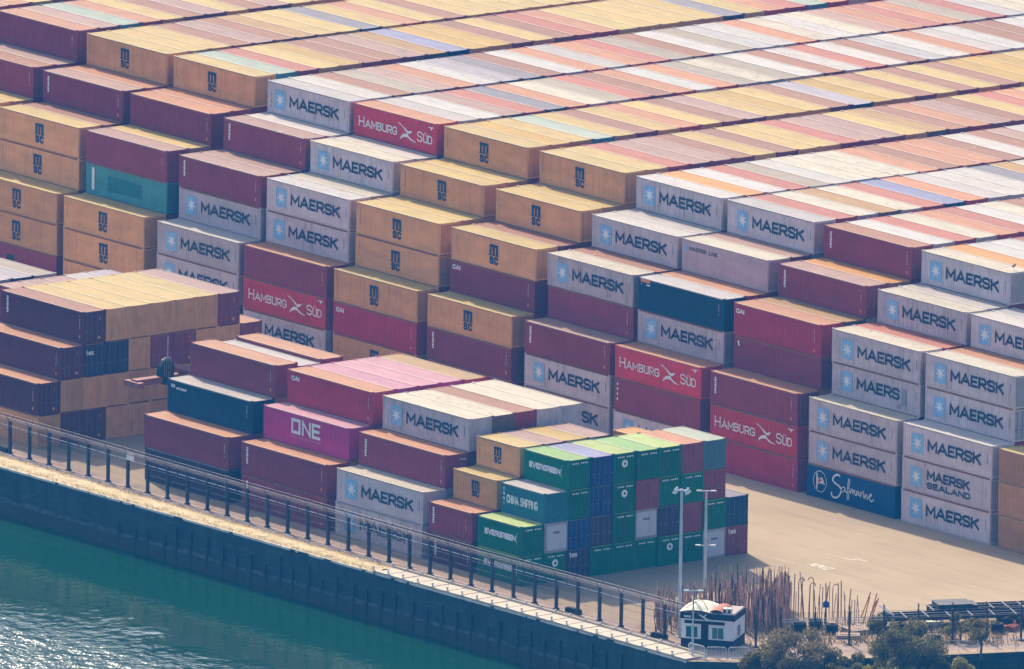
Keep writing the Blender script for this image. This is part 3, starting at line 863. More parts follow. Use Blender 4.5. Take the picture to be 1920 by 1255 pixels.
BOXES = []   # everything to be placed: dict(X left, Y front, z, kind, side, roof, deco, end, enddeco, label, group, prio)
def add(X, Y, z, kind, side, roof, label, group, deco=None, end='panel', ed='', prio=0, full=True):
    BOXES.append(dict(X=X, Y=Y, z=z, kind=kind, side=side, roof=roof, deco=deco, end=end, ed=ed, label=label, group=group, prio=prio, full=full))
# ---- main block: the top tier, bay by bay (k counts back from the front edge)
TOP = {-1: 'OOYBPYB', 0: 'OPTOYBPYBPYYYBYP', 1: 'YYYBPBKYYNYOYBYYYYYYGYYB', 2: 'YTRYGBBPKLGGBYBROYYYYYNYORTOWRwOYB', 3: 'wWBAPOWlNBWOwORABWAwWOCWCPOROARwCCW', 4: 'OwWPRNOCARBOWOACAWBWRWBwWOwWBBWWR',
       5: 'YGYTYBYOYBPYGYBlGYBYBYBGGGYY', 6: 'YYRPPBYBYYRPPYKBOPBYROY', 7: 'WoWRAWCCCOBOOBWBPW', 8: 'wRCKCRLOwWWNKC', 9: 'BWRCORWCBW', 10: 'CoWWB'}
FRONT = {  # per bay: (side, deco) for tier 7, 6, 5, 4, 3, 2, 1 and roof codes (6 front, 6 back, 5 front, 5 back, 3)
    0: [('maroon', 'plain'), ('maroon', 'plain'), ('msc', 'msc'), None, None, None, None, 'BPYY.'],
    1: [('msc', 'msc'), ('maroon', 'vert'), ('msc', 'msc'), ('msc', 'msc'), ('msc', 'msc'), ('msc', 'msc'), ('maroon', 'blotch'), 'POYBY'],
    2: [('msc', 'msc'), ('maroon', 'plain2'), ('maroon', 'plain'), ('teal', 'tealpatch'), ('msc', 'msc'), ('msc', 'msc'), ('msc', 'msc'), 'OOPYY'],
    3: [('star', 'star'), ('maroon', 'vert2'), ('maroon', 'vert'), ('star', 'star'), ('star', 'star'), ('star', 'star'), ('maroon', 'plain'), 'PWPPW'],
    4: [('red', 'bird'), ('star', 'star'), ('star', 'star'), ('star', 'star'), ('maroon', 'plain'), ('red', 'bird'), ('star', 'star'), 'CWWCO'],
    5: [('msc', 'msc'), ('msc', 'msc'), ('msc', 'msc'), ('msc', 'msc'), ('msc', 'msc'), ('crimson', 'cai'), ('msc', 'msc'), 'YYYYY'],
    6: [('msc', 'msc'), ('msc', 'msc'), ('msc', 'msc'), ('maroon', 'cai'), ('msc', 'msc'), ('maroon', 'vert'), ('maroon', 'plain'), 'YYYBY'],
    7: [('star', 'star'), ('star', 'star'), ('star', 'star'), ('maroon', 'plain2'), ('maroon', 'vert2'), ('star', 'star'), ('star', 'star'), 'WwCBP'],
    8: [('star', 'star'), ('lilac', 'line'), ('navy', 'navylabel'), ('star', 'star'), ('red', 'bird'), ('maroon', 'dots'), ('star', 'star'), 'CPwOO'],
    9: [('maroon', 'vert'), ('maroon', 'vert2'), ('crimson', 'cai'), ('maroon', 'tick'), ('maroon', 'vert'), ('red', 'bird'), ('crimson', 'plain2'), 'PoOKO'],
    10: [('star', 'star'), ('star', 'star'), ('star', 'star'), ('star', 'noK'), ('star', 'star'), ('star', 'star'), ('safblue', 'saf'), 'CwCRC'],
    11: [None, ('star', 'star'), ('star', 'star'), ('star', 'star'), ('star', 'star'), ('star', 'sealand'), ('star', 'star'), 'WwCOW'],
}
DN = {'star': 'light grey container with blue star panel', 'msc': 'mustard container with dark stacked emblem', 'bird': 'red container with white bird emblem',
      'vert': 'maroon container with white vertical marks', 'vert2': 'maroon container with white vertical marks', 'plain': 'plain maroon container', 'plain2': 'maroon container with small orange tag',
      'cai': 'container with three white corner capitals', 'tealpatch': 'teal container with darker painted patch', 'line': 'lilac-grey container with small dark lettering', 'navylabel': 'navy container with orange label plate',
      'dots': 'maroon container with row of white squares', 'tick': 'maroon container with one white tick', 'blotch': 'maroon container with a dark square patch', 'noK': 'light grey container missing its last capital',
      'saf': 'blue container with white script and flag emblem', 'sealand': 'light grey container with two lines of dark capitals'}
TIER = {7: 'top tier', 6: 'one step down', 5: 'two steps down', 4: 'under second step', 3: 'third tier up', 2: 'second tier up', 1: 'ground tier'}
GMAIN = 'containers of the long main stack'
rj = random.Random(11)
def bayname(b): return (ordn(b + 1) + ' bay from left') if b >= 0 else 'bay at upper left corner'
for b, codes in TOP.items():
    X = XB[b] if b >= 0 else XB[0] - 13.6
    for k, c in enumerate(codes):
        q = [px((X + a * 12.19, (k + d) * PY_, 20.3)) for a, d in ((0, 0), (1, 0), (0, 1), (1, 1))]
        if min(p[0] for p in q) > 1925 or max(p[1] for p in q) < -10 or max(p[0] for p in q) < 0:
            continue
        if k == 0 and b >= 0 and FRONT[b][0]:
            sd, dc = FRONT[b][0]
            add(X, 0, 17.4, 'hc40', sd, c, DN[dc] + ', front of top tier, ' + bayname(b), GMAIN, dc, ('door' if b % 3 == 0 else 'panel'), ('id' if sd in ('maroon', 'star') else ''), prio=-10)
        else:
            sd = ROOF2SIDE[c]
            add(X, k * PY_, 17.4, 'hc40', sd, c, ROOF_NAME[c] + ' container roof, top tier, ' + ordn(k + 1) + ' back, ' + bayname(b), GMAIN, None, 'panel', '', prio=1000 - b * 60 + k, full=False)
for b, F in FRONT.items():
    X = XB[b]
    rc = F[7]
    for i, tier in enumerate((6, 5, 4, 3, 2, 1)):
        if F[i + 1] is None: continue
        sd, dc = F[i + 1]
        Y = {6: -2, 5: -4, 4: -4, 3: -5, 2: -5, 1: -5}[tier] * PY_
        rcd = {6: rc[0], 5: rc[2], 3: rc[4]}.get(tier, 'B')
        nm = DN[dc]
        if dc == 'cai': nm = sd + ' ' + nm
        add(X, Y, (tier - 1) * 2.9, 'hc40', sd, rcd, nm + ', ' + TIER[tier] + ', ' + bayname(b), GMAIN, dc, ('door' if (b + tier) % 3 == 0 else 'panel'), ('id' if sd in ('maroon', 'star', 'crimson') and (b + tier) % 2 else ''), prio=-9)
    for tier, kk, c in ((6, -1, rc[1]), (5, -3, rc[3])):
        add(X, kk * PY_, (tier - 1) * 2.9, 'hc40', ROOF2SIDE[c], c, ROOF_NAME[c] + ' roof behind front container, ' + TIER[tier] + ', ' + bayname(b), GMAIN, None, 'panel', '', prio=0, full=False)
for tier in (3, 2, 1):
    add(66.4, -5 * PY_, (tier - 1) * 2.9, 'hc40', 'orange', 'Y', 'plain orange container cut off by right picture edge, ' + TIER[tier], GMAIN, None, prio=-8)
# ---- front blocks along the fence
GF = 'containers of the front stacks along the fence'
J0 = -51.1
def fy(j): return J0 + j * PY_
def fb(X, j, tier, kind, side, roof, label, deco=None, end='panel', ed='', prio=-7, full=True, zt=None):
    h = STEP[kind]
    add(X, fy(j), (tier - 1) * h if zt is None else zt, kind, side, roof, label, GF, deco, end, ed, prio, full)
LB = -25.0
cn = {'maroon': 'maroon', 'msc': 'mustard', 'darknavy': 'dark navy', 'darkmar': 'dark maroon', 'green': 'green', 'blue': 'blue', 'navy': 'navy', 'white': 'white-panelled', 'cteal': 'teal', 'greyteal': 'grey-teal'}
def Lend(j, tier, side, roof='B', deco=None, ed='', end='panel'):
    fb(LB, j, tier, 'hc40', side, roof, cn[side] + ' container, ' + ORD[{-2: 1, -1: 2}.get(j, j + 3) if tier < 3 else (j + 2 if tier == 3 else j + 1)] + ' from front, ' + {4: 'top', 3: 'third', 2: 'second', 1: 'ground'}[tier] + ' tier, leftmost front block', deco, end, ed)
Lend(0, 4, 'darkmar', 'B', 'vert', 'low', 'door')
for j in range(1, 6): Lend(j, 4, 'msc', 'Y')
Lend(6, 4, 'maroon', 'P', None, 'low', 'door')
for j, s, e in ((-1, 'darkmar', 'low'), (0, 'darknavy', 'tex'), (1, 'darknavy', ''), (2, 'msc', ''), (3, 'maroon', ''), (4, 'maroon', 'low'), (5, 'msc', ''), (6, 'msc', ''), (7, 'maroon', 'low')):
    Lend(j, 3, s, 'O', 'plain2' if j == -1 else None, e, 'door' if s[0] == 'd' or s == 'maroon' else 'panel')
for j, s in ((-2, 'darkmar'), (-1, 'msc'), (0, 'msc'), (1, 'msc'), (2, 'msc'), (3, 'msc'), (4, 'msc')):
    Lend(j, 2, s, 'O', 'plain2' if j == -2 else None, 'low' if j == -2 else '', 'door' if j == -2 else 'panel')
for j, s in ((-2, 'msc'), (-1, 'darkmar'), (0, 'darkmar'), (1, 'msc'), (2, 'msc'), (3, 'msc'), (4, 'msc')):
    Lend(j, 1, s, 'B', None, 'low' if j == 0 else '', 'door' if s == 'darkmar' else 'panel')
for i, j in enumerate(range(4, 9)):
    c = 'PPPwl'[i]
    fb(-38.95, j, 3, 'hc40', ROOF2SIDE[c], c, ROOF_NAME[c] + ' roof sliver behind leftmost front block, ' + ORD[i + 1] + ' from left', prio=5, full=False)
for i, j in enumerate(range(3, 7)):
    c = 'TwlA'[i]
    fb(-52.3, j, 3, 'hc40', ROOF2SIDE[c], c, ROOF_NAME[c] + ' container roof at left picture edge, ' + ORD[4 - i] + ' from its far side', prio=5, full=False)
PB, QB, RB, SB, TB = 2.75, 16.65, 30.25, 43.4, 50.2
fb(PB, 0, 4, 'hc40', 'maroon', 'O', 'maroon container topping the stepped stack beside the leftmost front block', 'plain2', 'panel')
fb(PB, 1, 4, 'std40', 'star', 'w', 'grey roof between two tan roofs on the stack right of the machine', None, 'panel', zt=8.7)
fb(PB, 2, 4, 'hc40', 'maroon', 'O', 'long tan roof behind the grey roof, stack right of the machine', None, 'panel')
fb(PB, -1, 3, 'hc40', 'navy', 'w', 'navy container with small white lettering, one step above the maroon one', 'navytop', 'panel')
fb(PB, -2, 2, 'hc40', 'maroon', 'O', 'maroon container right behind the fence, lower left of the navy one', 'plain', 'panel')
fb(PB, -2, 1, 'hc40', 'darknavy', 'N', 'dark ground-tier container in shade under the left fence-side maroon one', 'plain', 'panel')
for j, c, s in ((0, 'O', 'crimson'), (1, 'm', 'magenta'), (2, 'p', 'magenta'), (3, 'p', 'magenta'), (4, 'K', 'crimson')):
    fb(QB, j, 4, 'hc40', s, c, (['crimson container with three white capitals topping the pink-roofed stack', 'rose pink roof, second on the pink-roofed stack', 'pale pink roof, third on the pink-roofed stack', 'pale pink roof, fourth on the pink-roofed stack', 'tan roof at the back of the pink-roofed stack'][j]), 'cai' if j == 0 else None)
fb(QB, -1, 3, 'hc40', 'magenta', 'p', 'magenta container with large white capitals', 'one')
fb(QB, -2, 2, 'hc40', 'maroon', 'O', 'maroon container with white vertical marks directly below the magenta one', 'vert')
fb(QB, -2, 1, 'hc40', 'maroon', 'B', 'maroon ground-tier container behind the fence below the magenta one', 'vert2', 'panel', 'id')
for j, c, s in ((0, 'C', 'star'), (1, 'C', 'brown'), (2, 'B', 'crimson'), (3, 'C', 'star'), (4, 'C', 'star')):
    fb(RB, j, 4, 'hc40', s, c, ['light grey star container topping the five-wide white-roofed stack', 'stained cream roof, second on the five-wide white-roofed stack', 'brown-red roof in the middle of the five-wide white-roofed stack', 'cream roof, fourth on the five-wide white-roofed stack', 'cream roof at the back of the five-wide white-roofed stack'][j], 'star' if j == 0 else None)
fb(RB, -1, 3, 'hc40', 'maroon', 'O', 'maroon container between two light grey star containers, front stack', 'vert2', 'panel', 'id')
fb(RB, -2, 2, 'hc40', 'star', 'C', 'light grey star container with weathered emblem behind the fence', 'star')
fb(RB, -2, 1, 'hc40', 'star', 'W', 'ground-tier light grey star container half hidden by the fence', 'star')
for j, c, s in ((0, 'Y', 'msc'), (1, 'P', 'maroon'), (2, 'G', 'msc'), (3, 'P', 'maroon')):
    fb(SB, j, 4, 'std20', s, c, {0: 'short mustard container with dark emblem left of the green block', 1: 'short mauve roof behind the short mustard container', 2: 'short golden roof, third behind the short mustard container', 3: 'short mauve roof at the back left of the green block'}[j], 'msc20' if j == 0 else None)
add(38.3, -32.2, 5.18, 'std20', 'orange', 'o', 'bright orange roof tip peeping out behind the green block', GF, prio=-7)
fb(SB, -1, 3, 'std20', 'msc', 'Y', 'lower short mustard container with dark emblem, one step down', 'msc20')
fb(SB, -2, 2, 'std20', 'maroon', 'O', 'short maroon container with white vertical marks left of the lime-roofed one', 'vert20', 'panel', 'id')
fb(SB, -2, 1, 'std20', 'darkmar', 'B', 'short dark ground-tier container behind the fence', 'vert20')
TT = {4: [(0, 'green', 'g', 'dash'), (1, 'blue', 'L', ''), (2, 'green', 'h', 'disc'), (3, 'green', 'g', 'dash'), (4, 'green', 'h', 'dash'), (5, 'maroon', 'O', ''), (6, 'greyteal', 'q', '')],
      3: [(-1, 'cteal', 'w', ''), (0, 'green', 'g', 'dash'), (1, 'blue', 'L', ''), (2, 'green', 'g', 'disc'), (3, 'maroon', 'B', ''), (4, 'green', 'g', 'dash'), (5, 'green', 'g', 'dash'), (6, 'maroon', 'B', '')],
      2: [(-2, 'green', 'h', 'dash'), (-1, 'white', 'W', 'plate'), (0, 'blue', 'L', ''), (1, 'darknavy', 'N', ''), (2, 'green', 'g', 'dash'), (3, 'white', 'W', 'plate'), (4, 'darknavy', 'N', ''), (5, 'maroon', 'B', ''), (6, 'green', 'g', 'dash'), (7, 'navy', 'N', '')],
      1: [(-2, 'green', 'g', 'dash'), (-1, 'green', 'g', 'disc'), (0, 'darknavy', 'N', 'tex'), (1, 'green', 'g', 'dash'), (2, 'green', 'g', 'dash'), (3, 'green', 'g', 'dash'), (4, 'green', 'g', 'disc'), (5, 'green', 'g', 'dash'), (6, 'white', 'W', 'plate'), (7, 'maroon', 'B', 'tex')]}
for tier, row in TT.items():
    for i, (j, s, c, e) in enumerate(row):
        dc = {(4, 0): 'ever', (2, -2): 'ever', (1, -2): 'ever', (3, -1): 'china'}.get((tier, j))
        lb = cn[s] + ' short container, ' + ORD[i + 1] + ' from front in ' + {4: 'top', 3: 'third', 2: 'second', 1: 'ground'}[tier] + ' tier, green corner block'
        fb(TB, j, tier, 'std20', s, c, lb, dc, 'door' if s in ('maroon', 'darknavy', 'navy', 'blue') else 'panel', e)

# ---- place them: the 300 that show best as things with parts, the far rest as one mass
BOXES.sort(key=lambda d: d['prio'])
NIND = 300
TINY = {'number_marks', 'vertical_marks', 'panel_marks', 'small_lettering', 'lettering', 'rust_mark', 'umlaut_dots', 'scrubbed_patch'}
FAR = BOXES[NIND:]
def place(d):
    L, H = DIM[d['kind']]
    r = random.Random(int(d['X'] * 31 + d['Y'] * 17 + d['z'] * 7))
    root = empty('shipping_container', (d['X'] + L / 2 + r.uniform(-0.10, 0.10), d['Y'] + WID / 2 + r.uniform(-0.005, 0.005), d['z']))
    tag(root, d['label'], 'container', d['group'])
    k = d['kind']
    sc = SIDEC[d['side']]
    v = r.uniform(0.86, 1.14); w_ = ROOF_W.get(d['roof'], 0.25)
    sw = {'star': .85, 'white': .6, 'brown': 1.0, 'maroon': .6, 'crimson': .6, 'msc': .6, 'red': .6}.get(d['side'], 0.5)
    side = (sc[0] * v, sc[1] * v, sc[2] * v, min(1.0, sw * r.uniform(0.3, 1.3)))
    rc = ROOFC[d['roof']]
    v2 = r.uniform(0.90, 1.06); h = r.uniform(-0.03, 0.03)
    roof = (rc[0] * v2 * (1 + h), rc[1] * v2, rc[2] * v2 * (1 - h), min(1.0, w_ * r.uniform(0.3, 1.4)))
    end_shade = 0.55 if d['prio'] >= 0 or d['prio'] < -8 else 0.8
    endc = tuple(q * end_shade for q in side[:3]) + (0.8,)  # end colour darkened to stand for shade in the gaps between bays
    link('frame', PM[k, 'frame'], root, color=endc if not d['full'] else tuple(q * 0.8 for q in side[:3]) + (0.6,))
    link('roof_panel', PM[k, 'roof'], root, color=roof)
    o = link('side_panel', PM[k, 'side'], root, color=side)
    if d['full']:
        o = link('side_panel', PM[k, 'side'], root, color=side); o.rotation_euler = (0, 0, math.pi)
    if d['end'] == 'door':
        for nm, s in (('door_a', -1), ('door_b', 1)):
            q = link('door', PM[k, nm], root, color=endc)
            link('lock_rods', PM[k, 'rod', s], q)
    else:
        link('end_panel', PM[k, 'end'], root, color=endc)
    jx, jz = r.uniform(-.18, .18), r.uniform(-.07, .07)
    for nm, me in (DECO[d['deco']] if d['deco'] else []):
        o = link(nm, me, root, (-L / 2 + jx, -WID / 2 - 0.005, jz))
        if nm in TINY: o['kind'] = 'stuff'
    for nm, me in EDECO[d['ed']]:
        o = link(nm, me, root, (L / 2 + 0.03, 0, 0))
        if nm in TINY: o['kind'] = 'stuff'
for d in BOXES[:NIND]:
    place(d)
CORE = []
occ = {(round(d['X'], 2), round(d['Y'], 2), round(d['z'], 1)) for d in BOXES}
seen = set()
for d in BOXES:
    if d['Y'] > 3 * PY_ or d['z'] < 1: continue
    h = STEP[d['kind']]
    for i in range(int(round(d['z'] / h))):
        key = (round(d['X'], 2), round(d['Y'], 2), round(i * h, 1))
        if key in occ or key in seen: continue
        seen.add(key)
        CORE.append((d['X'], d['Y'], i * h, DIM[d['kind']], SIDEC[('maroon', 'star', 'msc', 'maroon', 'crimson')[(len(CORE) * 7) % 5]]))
if FAR:
    vv, ff, cc, mi = [], [], [], []
    src = {}
    for k in DIM:
        src[k] = [(PM[k, p], p == 'roof') for p in ('roof', 'end', 'side', 'frame')]
    for d in FAR:
        L, H = DIM[d['kind']]
        r = random.Random(int(d['X'] * 31 + d['Y'] * 17 + d['z'] * 7))
        ox, oy, oz = d['X'] + L / 2 + r.uniform(-0.05, 0.05), d['Y'] + WID / 2, d['z']
        rc = ROOFC[d['roof']]; sc = SIDEC[d['side']]; v2 = r.uniform(0.90, 1.06); h = r.uniform(-0.03, 0.03); w_ = min(1.0, ROOF_W.get(d['roof'], 0.25) * r.uniform(0.3, 1.4))
        for me, isr in src[d['kind']]:
            i0 = len(vv)
            vv += [(q.co.x + ox, q.co.y + oy, q.co.z + oz) for q in me.vertices]
            for p in me.polygons:
                ff.append(tuple(i0 + q for q in p.vertices)); mi.append((2 if p.material_index else 0) if isr else 1)
            cc += [(rc[0] * v2 * (1 + h), rc[1] * v2, rc[2] * v2 * (1 - h), w_) if isr else (sc[0] * .5, sc[1] * .5, sc[2] * .5, 0.8)] * len(me.vertices)  # everything but the roof darkened in colour for the same gap shade
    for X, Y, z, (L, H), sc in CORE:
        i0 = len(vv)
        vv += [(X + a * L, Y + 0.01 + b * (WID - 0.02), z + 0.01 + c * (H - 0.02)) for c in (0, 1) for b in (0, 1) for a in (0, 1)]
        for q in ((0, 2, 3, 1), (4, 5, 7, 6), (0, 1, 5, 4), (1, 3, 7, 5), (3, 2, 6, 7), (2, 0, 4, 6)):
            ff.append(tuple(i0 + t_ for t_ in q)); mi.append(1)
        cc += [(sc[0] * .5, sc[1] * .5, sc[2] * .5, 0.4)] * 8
    me = bpy.data.meshes.new('far_containers')
    me.from_pydata(vv, [], ff)
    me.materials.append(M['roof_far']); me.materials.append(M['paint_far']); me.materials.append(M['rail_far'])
    me.polygons.foreach_set('material_index', mi)
    at = me.color_attributes.new('Col', 'FLOAT_COLOR', 'POINT')
    at.data.foreach_set('color', [x for q in cc for x in q])
    me.update()
    tag(link('shipping_containers', me), 'far part of the main stack, rows of faded container roofs at the top', 'containers', kind='stuff')
print('containers', len(BOXES), 'far', len(FAR))

# ------------------------------------------------------------------ fence along the quay
FY = -59.2
fence = empty('security_fence', (30, FY, 0))
tag(fence, 'long dark wire fence with coiled barbed wire between the front stacks and quay', 'fence')
def loc(o, x, y, z): return (x - 30, y - FY, z)
SP = 2.87
pm = MB()
pm.box(-0.11, 0.11, -0.11, 0.11, 0, 2.86)
pm.box(-0.2, 0.2, -0.2, 0.2, 0.004, 0.10)
for s in (-1, 1):
    pm.tube([(0, s * 0.02, 2.8), (0, s * 0.40, 3.34)], 0.03, 5)
postm = pm.mesh('fence_post', M['steel_dark'])
wm = MB()
for i in range(1, 20):
    x = i * SP / 20
    wm.tube([(x, 0, 0.12), (x, 0, 2.82)], 0.013, 3, cap=False)
for z in (0.15, 0.95, 1.6, 2.8):
    wm.tube([(0.06, 0, z), (SP - 0.06, 0, z)], 0.012, 3, cap=False)
wirem = wm.mesh('fence_wire_panel', M['wire'])
rm = MB()
rm.tube([(0.08, -0.06, 2.46), (SP * 0.48, -0.06, 2.46)], 0.035, 5); rm.tube([(SP * 0.56, -0.06, 2.46), (SP - 0.08, -0.06, 2.46)], 0.035, 5)
railu = rm.mesh('fence_rail_upper', M['steel_grey'])
raill = MB().tube([(0.0, -0.06, 2.2), (SP, -0.06, 2.2)], 0.03, 5).mesh('fence_rail_lower', M['rod'])
cm = MB()
hx = []
N = 17 * 9
for i in range(N + 1):
    a = i * 2 * math.pi / 9
    hx.append((i * SP / N, 0.24 * math.cos(a), 3.10 + 0.24 * math.sin(a)))
cm.tube(hx, 0.016, 3, cap=False)
for s in (-1, 1):
    for q in (0.15, 0.38):
        cm.tube([(0, s * q, 2.85 + q * 1.2), (SP, s * q, 2.85 + q * 1.2)], 0.010, 3, cap=False)
barbm = cm.mesh('barbed_wire_coil', M['barb'])
nb = 34
for i in range(nb + 1):
    x = -15.4 + i * SP
    yy = FY + 0.6 * max(0.0, (x - 55) / 23)
    rot = math.atan2(0.6 / 23 * SP, SP) if x >= 55 else 0
    p = link('post', postm, fence, loc(0, x, yy, 0))
    if i < nb:
        for nm, me in (('wire_panel', wirem), ('upper_rail', railu), ('lower_rail', raill), ('barbed_coil', barbm)):
            q = link(nm, me, fence, loc(0, x, yy, 0)); q.rotation_euler = (0, 0, rot)
mb = MB().box(-0.55, 0.55, -0.03, 0.0, -0.32, 0.32)
sb = tag(link('sign_board', mb.mesh('sign_board', M['plaster'])), 'small white sign board fixed to the top of the long fence', 'sign')
p = inv(283, 853, 2.7); sb.location = (p.x, FY - 0.10, 2.75)
# low kerb line and litter between fence and quay
mb = MB()
for i in range(46):
    x = -14 + i * 2.0
    mb.box(x + rr.uniform(0, .2), x + rr.uniform(1.2, 1.9), -60.05 + rr.uniform(-.04, .04), -59.93, 0.004, 0.10)
tag(link('kerb_stones', mb.mesh('kerb_stones', M['barrier'])), 'broken pale kerb stones along the foot of the fence', 'kerb', kind='stuff')
for i, (px_, py_) in enumerate(((8, 846), (1075, 1149), (1236, 1196), (425, 938), (300, 905))):
    p = inv(px_, py_, 0)
    m = MB().box(-0.8, 0.8, -0.25, 0.25, 0.0, 0.34); m.box(-0.7, 0.7, -0.2, 0.2, 0.34, 0.40)
    o = tag(link('ballast_block', m.mesh('ballast_block', M['rubber'])), 'dark ballast block by the fence foot, ' + ORD[{8: 1, 300: 2, 425: 3, 1075: 4, 1236: 5}[px_]] + ' from left', 'block', 'ballast blocks by the fence')
    o.location = (p.x, p.y, 0.004); o.rotation_euler = (0, 0, rr.uniform(-.2, .2))
# ------------------------------------------------------------------ pale concrete apron slabs on the quay edge
apron = tag(link('quay_apron', MB().box(0, 42.9, 0.05, 2.1, 0.004, 0.03).mesh('quay_apron', M['verge'])), kind='structure')
apron.location = (44.5, qy(44.5), 0); apron.rotation_euler = (0, 0, math.atan(0.0078))
slabs = []
for k in range(3):
    e = 0.02 * k
    slabs.append(MB().box(0.06 + e, 1.95, -0.04 - e, 2.02 - e, 0.0, 0.16).box(0.03, 1.99, 2.05, 2.2, 0.0, 0.34).mesh('apron_slab', M['slab']))
spost = MB().box(-.05, .05, -.05, .05, 0, .5).box(-.07, .07, -.07, .07, .38, .5).mesh('apron_post', M['steel_white'])
for i in range(21):
    o = link('slab', slabs[i % 3], apron, (i * 2.04, 0, 0.012 + 0.01 * (i % 2)))
    link('post', spost, apron, (i * 2.04, 0.1, 0.02)); link('post', spost, apron, (i * 2.04, 2.12, 0.02))
# ------------------------------------------------------------------ white crowd barriers by the gatehouse
fr = MB()
fr.tube([(0.05, 0, 0.0), (0.05, 0, 0.95), (0.2, 0, 1.08), (1.75, 0, 1.08), (1.9, 0, 0.95), (1.9, 0, 0.0)], 0.03, 6)
fr.tube([(0.05, 0, 0.2), (1.9, 0, 0.2)], 0.025, 6)
frm = fr.mesh('crowd_barrier_frame', M['steel_white'])
bar = MB().tube([(0, 0, 0.2), (0, 0, 1.07)], 0.016, 5).mesh('crowd_barrier_bar', M['steel_white'])
foot = MB().box(-0.04, 0.04, -0.3, 0.3, 0.0, 0.05).mesh('crowd_barrier_foot', M['steel_white'])
ctrl = [inv(1290, 1229), inv(1323, 1237.5), inv(1364, 1238.5), inv(1408, 1238)]
for i in range(3):
    a, b = ctrl[i], ctrl[i + 1]
    d = b - a; sc = (d.length - 0.08) / 1.95
    o = empty('crowd_barrier', (a.x, a.y, 0.03), math.atan2(d.y, d.x)); o.scale = (sc, 1, 1)
    tag(o, 'white tubular crowd barrier by the gatehouse, ' + ['leftmost, partly behind the lamp post', 'middle one', 'rightmost, next to the bushes'][i], 'barrier', 'crowd barriers at the quay corner')
    link('frame', frm, o)
    for k in range(14): link('bar', bar, o, (0.15 + k * 0.127, 0, 0))
    for x in (0.25, 1.7): link('foot', foot, o, (x, 0, 0))
# ------------------------------------------------------------------ gatehouse
HA = Vector((83.0, -59.7, 0)); HL, HW = 4.5, 3.8
hut = empty('gatehouse', (HA.x, HA.y, 0.006), math.atan2(2.7, 3.6))
tag(hut, 'small white gatehouse with dark base, dark roof band and cream canopy roof', 'building')
def part(name, m, mat, parent=hut, loc_=None): return link(name, m.mesh(name, M[mat]), parent, loc_)
part('wall', MB().box(0, HL, 0, HW, 0.86, 2.52), 'plaster')
part('base_band', MB().box(-0.02, HL + 0.02, -0.02, HW + 0.02, 0.0, 0.86), 'navy_wall')
part('lintel_band', MB().box(0.30, 3.75, -0.05, -0.004, 2.16, 2.42), 'navy_wall')
part('fascia', MB().box(-0.08, HL + 0.08, -0.08, HW + 0.08, 2.52, 3.05), 'navy_wall')
m = MB()
for pts in ([(-0.05, 2.48), (1.9, 2.48), (1.9, 2.56), (-0.05, 2.56)], [(1.45, 3.0), (1.62, 3.0), (2.35, 2.62), (2.35, 2.5), (2.2, 2.5)], [(2.2, 2.5), (4.5, 2.5), (4.5, 2.58), (2.2, 2.6)], [(2.0, 2.78), (2.25, 3.0), (2.1, 3.0), (1.9, 2.82)]):
    m.poly([(x, -0.10 - 0.004 * len(m.f), z) for x, z in pts])
part('white_trim', m, 'plaster')
m = MB()
for i in range(3): m.box(0.28 + i * .2, 0.42 + i * .2, -0.10, -0.082, 2.68, 2.84)
part('fascia_sign', m, 'ink_white')
part('door', MB().box(1.72, 2.36, -0.03, -0.004, 0.10, 2.14), 'rubber')
def win(x0, x1, z0, z1, side=False):
    m = MB(); e = 0.06
    def bx(a, b, c, d, y0, y1):
        if side: m.box(HL + 0.004 - y1 * -0.0 - y0 * 0, HL + 0.05, a, b, c, d)
        else: m.box(a, b, y0, y1, c, d)
    bx(x0 - e, x0, z0 - e, z1 + e, -.05, -.004); bx(x1, x1 + e, z0 - e, z1 + e, -.05, -.004)
    bx(x0, x1, z1, z1 + e, -.05, -.004); bx(x0, x1, z0 - e, z0, -.05, -.004); bx((x0 + x1) / 2 - .02, (x0 + x1) / 2 + .02, z0, z1, -.05, -.004)
    f = part('window', m, 'steel_white')
    g = MB()
    if side: g.box(HL + 0.004, HL + 0.02, x0, x1, z0, z1)
    else: g.box(x0, x1, -0.02, -0.004, z0, z1)
    part('pane', g, 'glass', f)
win(0.42, 1.42, 0.98, 1.92); win(2.68, 3.66, 0.98, 1.92); win(1.3, 2.2, 0.98, 1.92, True)
rf = part('roof_slab', MB().box(0.05, HL - 0.05, 0.05, HW - 0.05, 3.05, 3.09), 'flatroof')
m = MB(); n1, n2 = 12, 10
def dome(i, j):
    u, v = i / n1, j / n2
    x = -0.15 + 2.75 * u; y = 0.0 + 3.5 * v
    return (x, y, 3.09 + 0.72 * math.sin(math.pi * min(1, .04 + .92 * u)) ** 0.8 * math.sin(math.pi * (0.04 + .92 * v)) ** 0.6)
for i in range(n1):
    for j in range(n2): m.quad(dome(i, j), dome(i + 1, j), dome(i + 1, j + 1), dome(i, j + 1))
part('canopy', m, 'tarp')
m = MB()
for a, b in (((0.3, 0.3), (2.2, 3.2)), ((2.2, 0.3), (0.3, 3.2))):
    pts = []
    for k in range(9):
        t_ = k / 8; x = a[0] + (b[0] - a[0]) * t_; y = a[1] + (b[1] - a[1]) * t_
        i = (x + .15) / 2.75; j = y / 3.5
        pts.append((x, y, 3.13 + 0.72 * math.sin(math.pi * min(1, .04 + .92 * i)) ** 0.8 * math.sin(math.pi * (0.04 + .92 * j)) ** 0.6))
    m.tube(pts, 0.025, 4)
part('canopy_rope', m, 'steel_dark')
m = MB()
n = 8
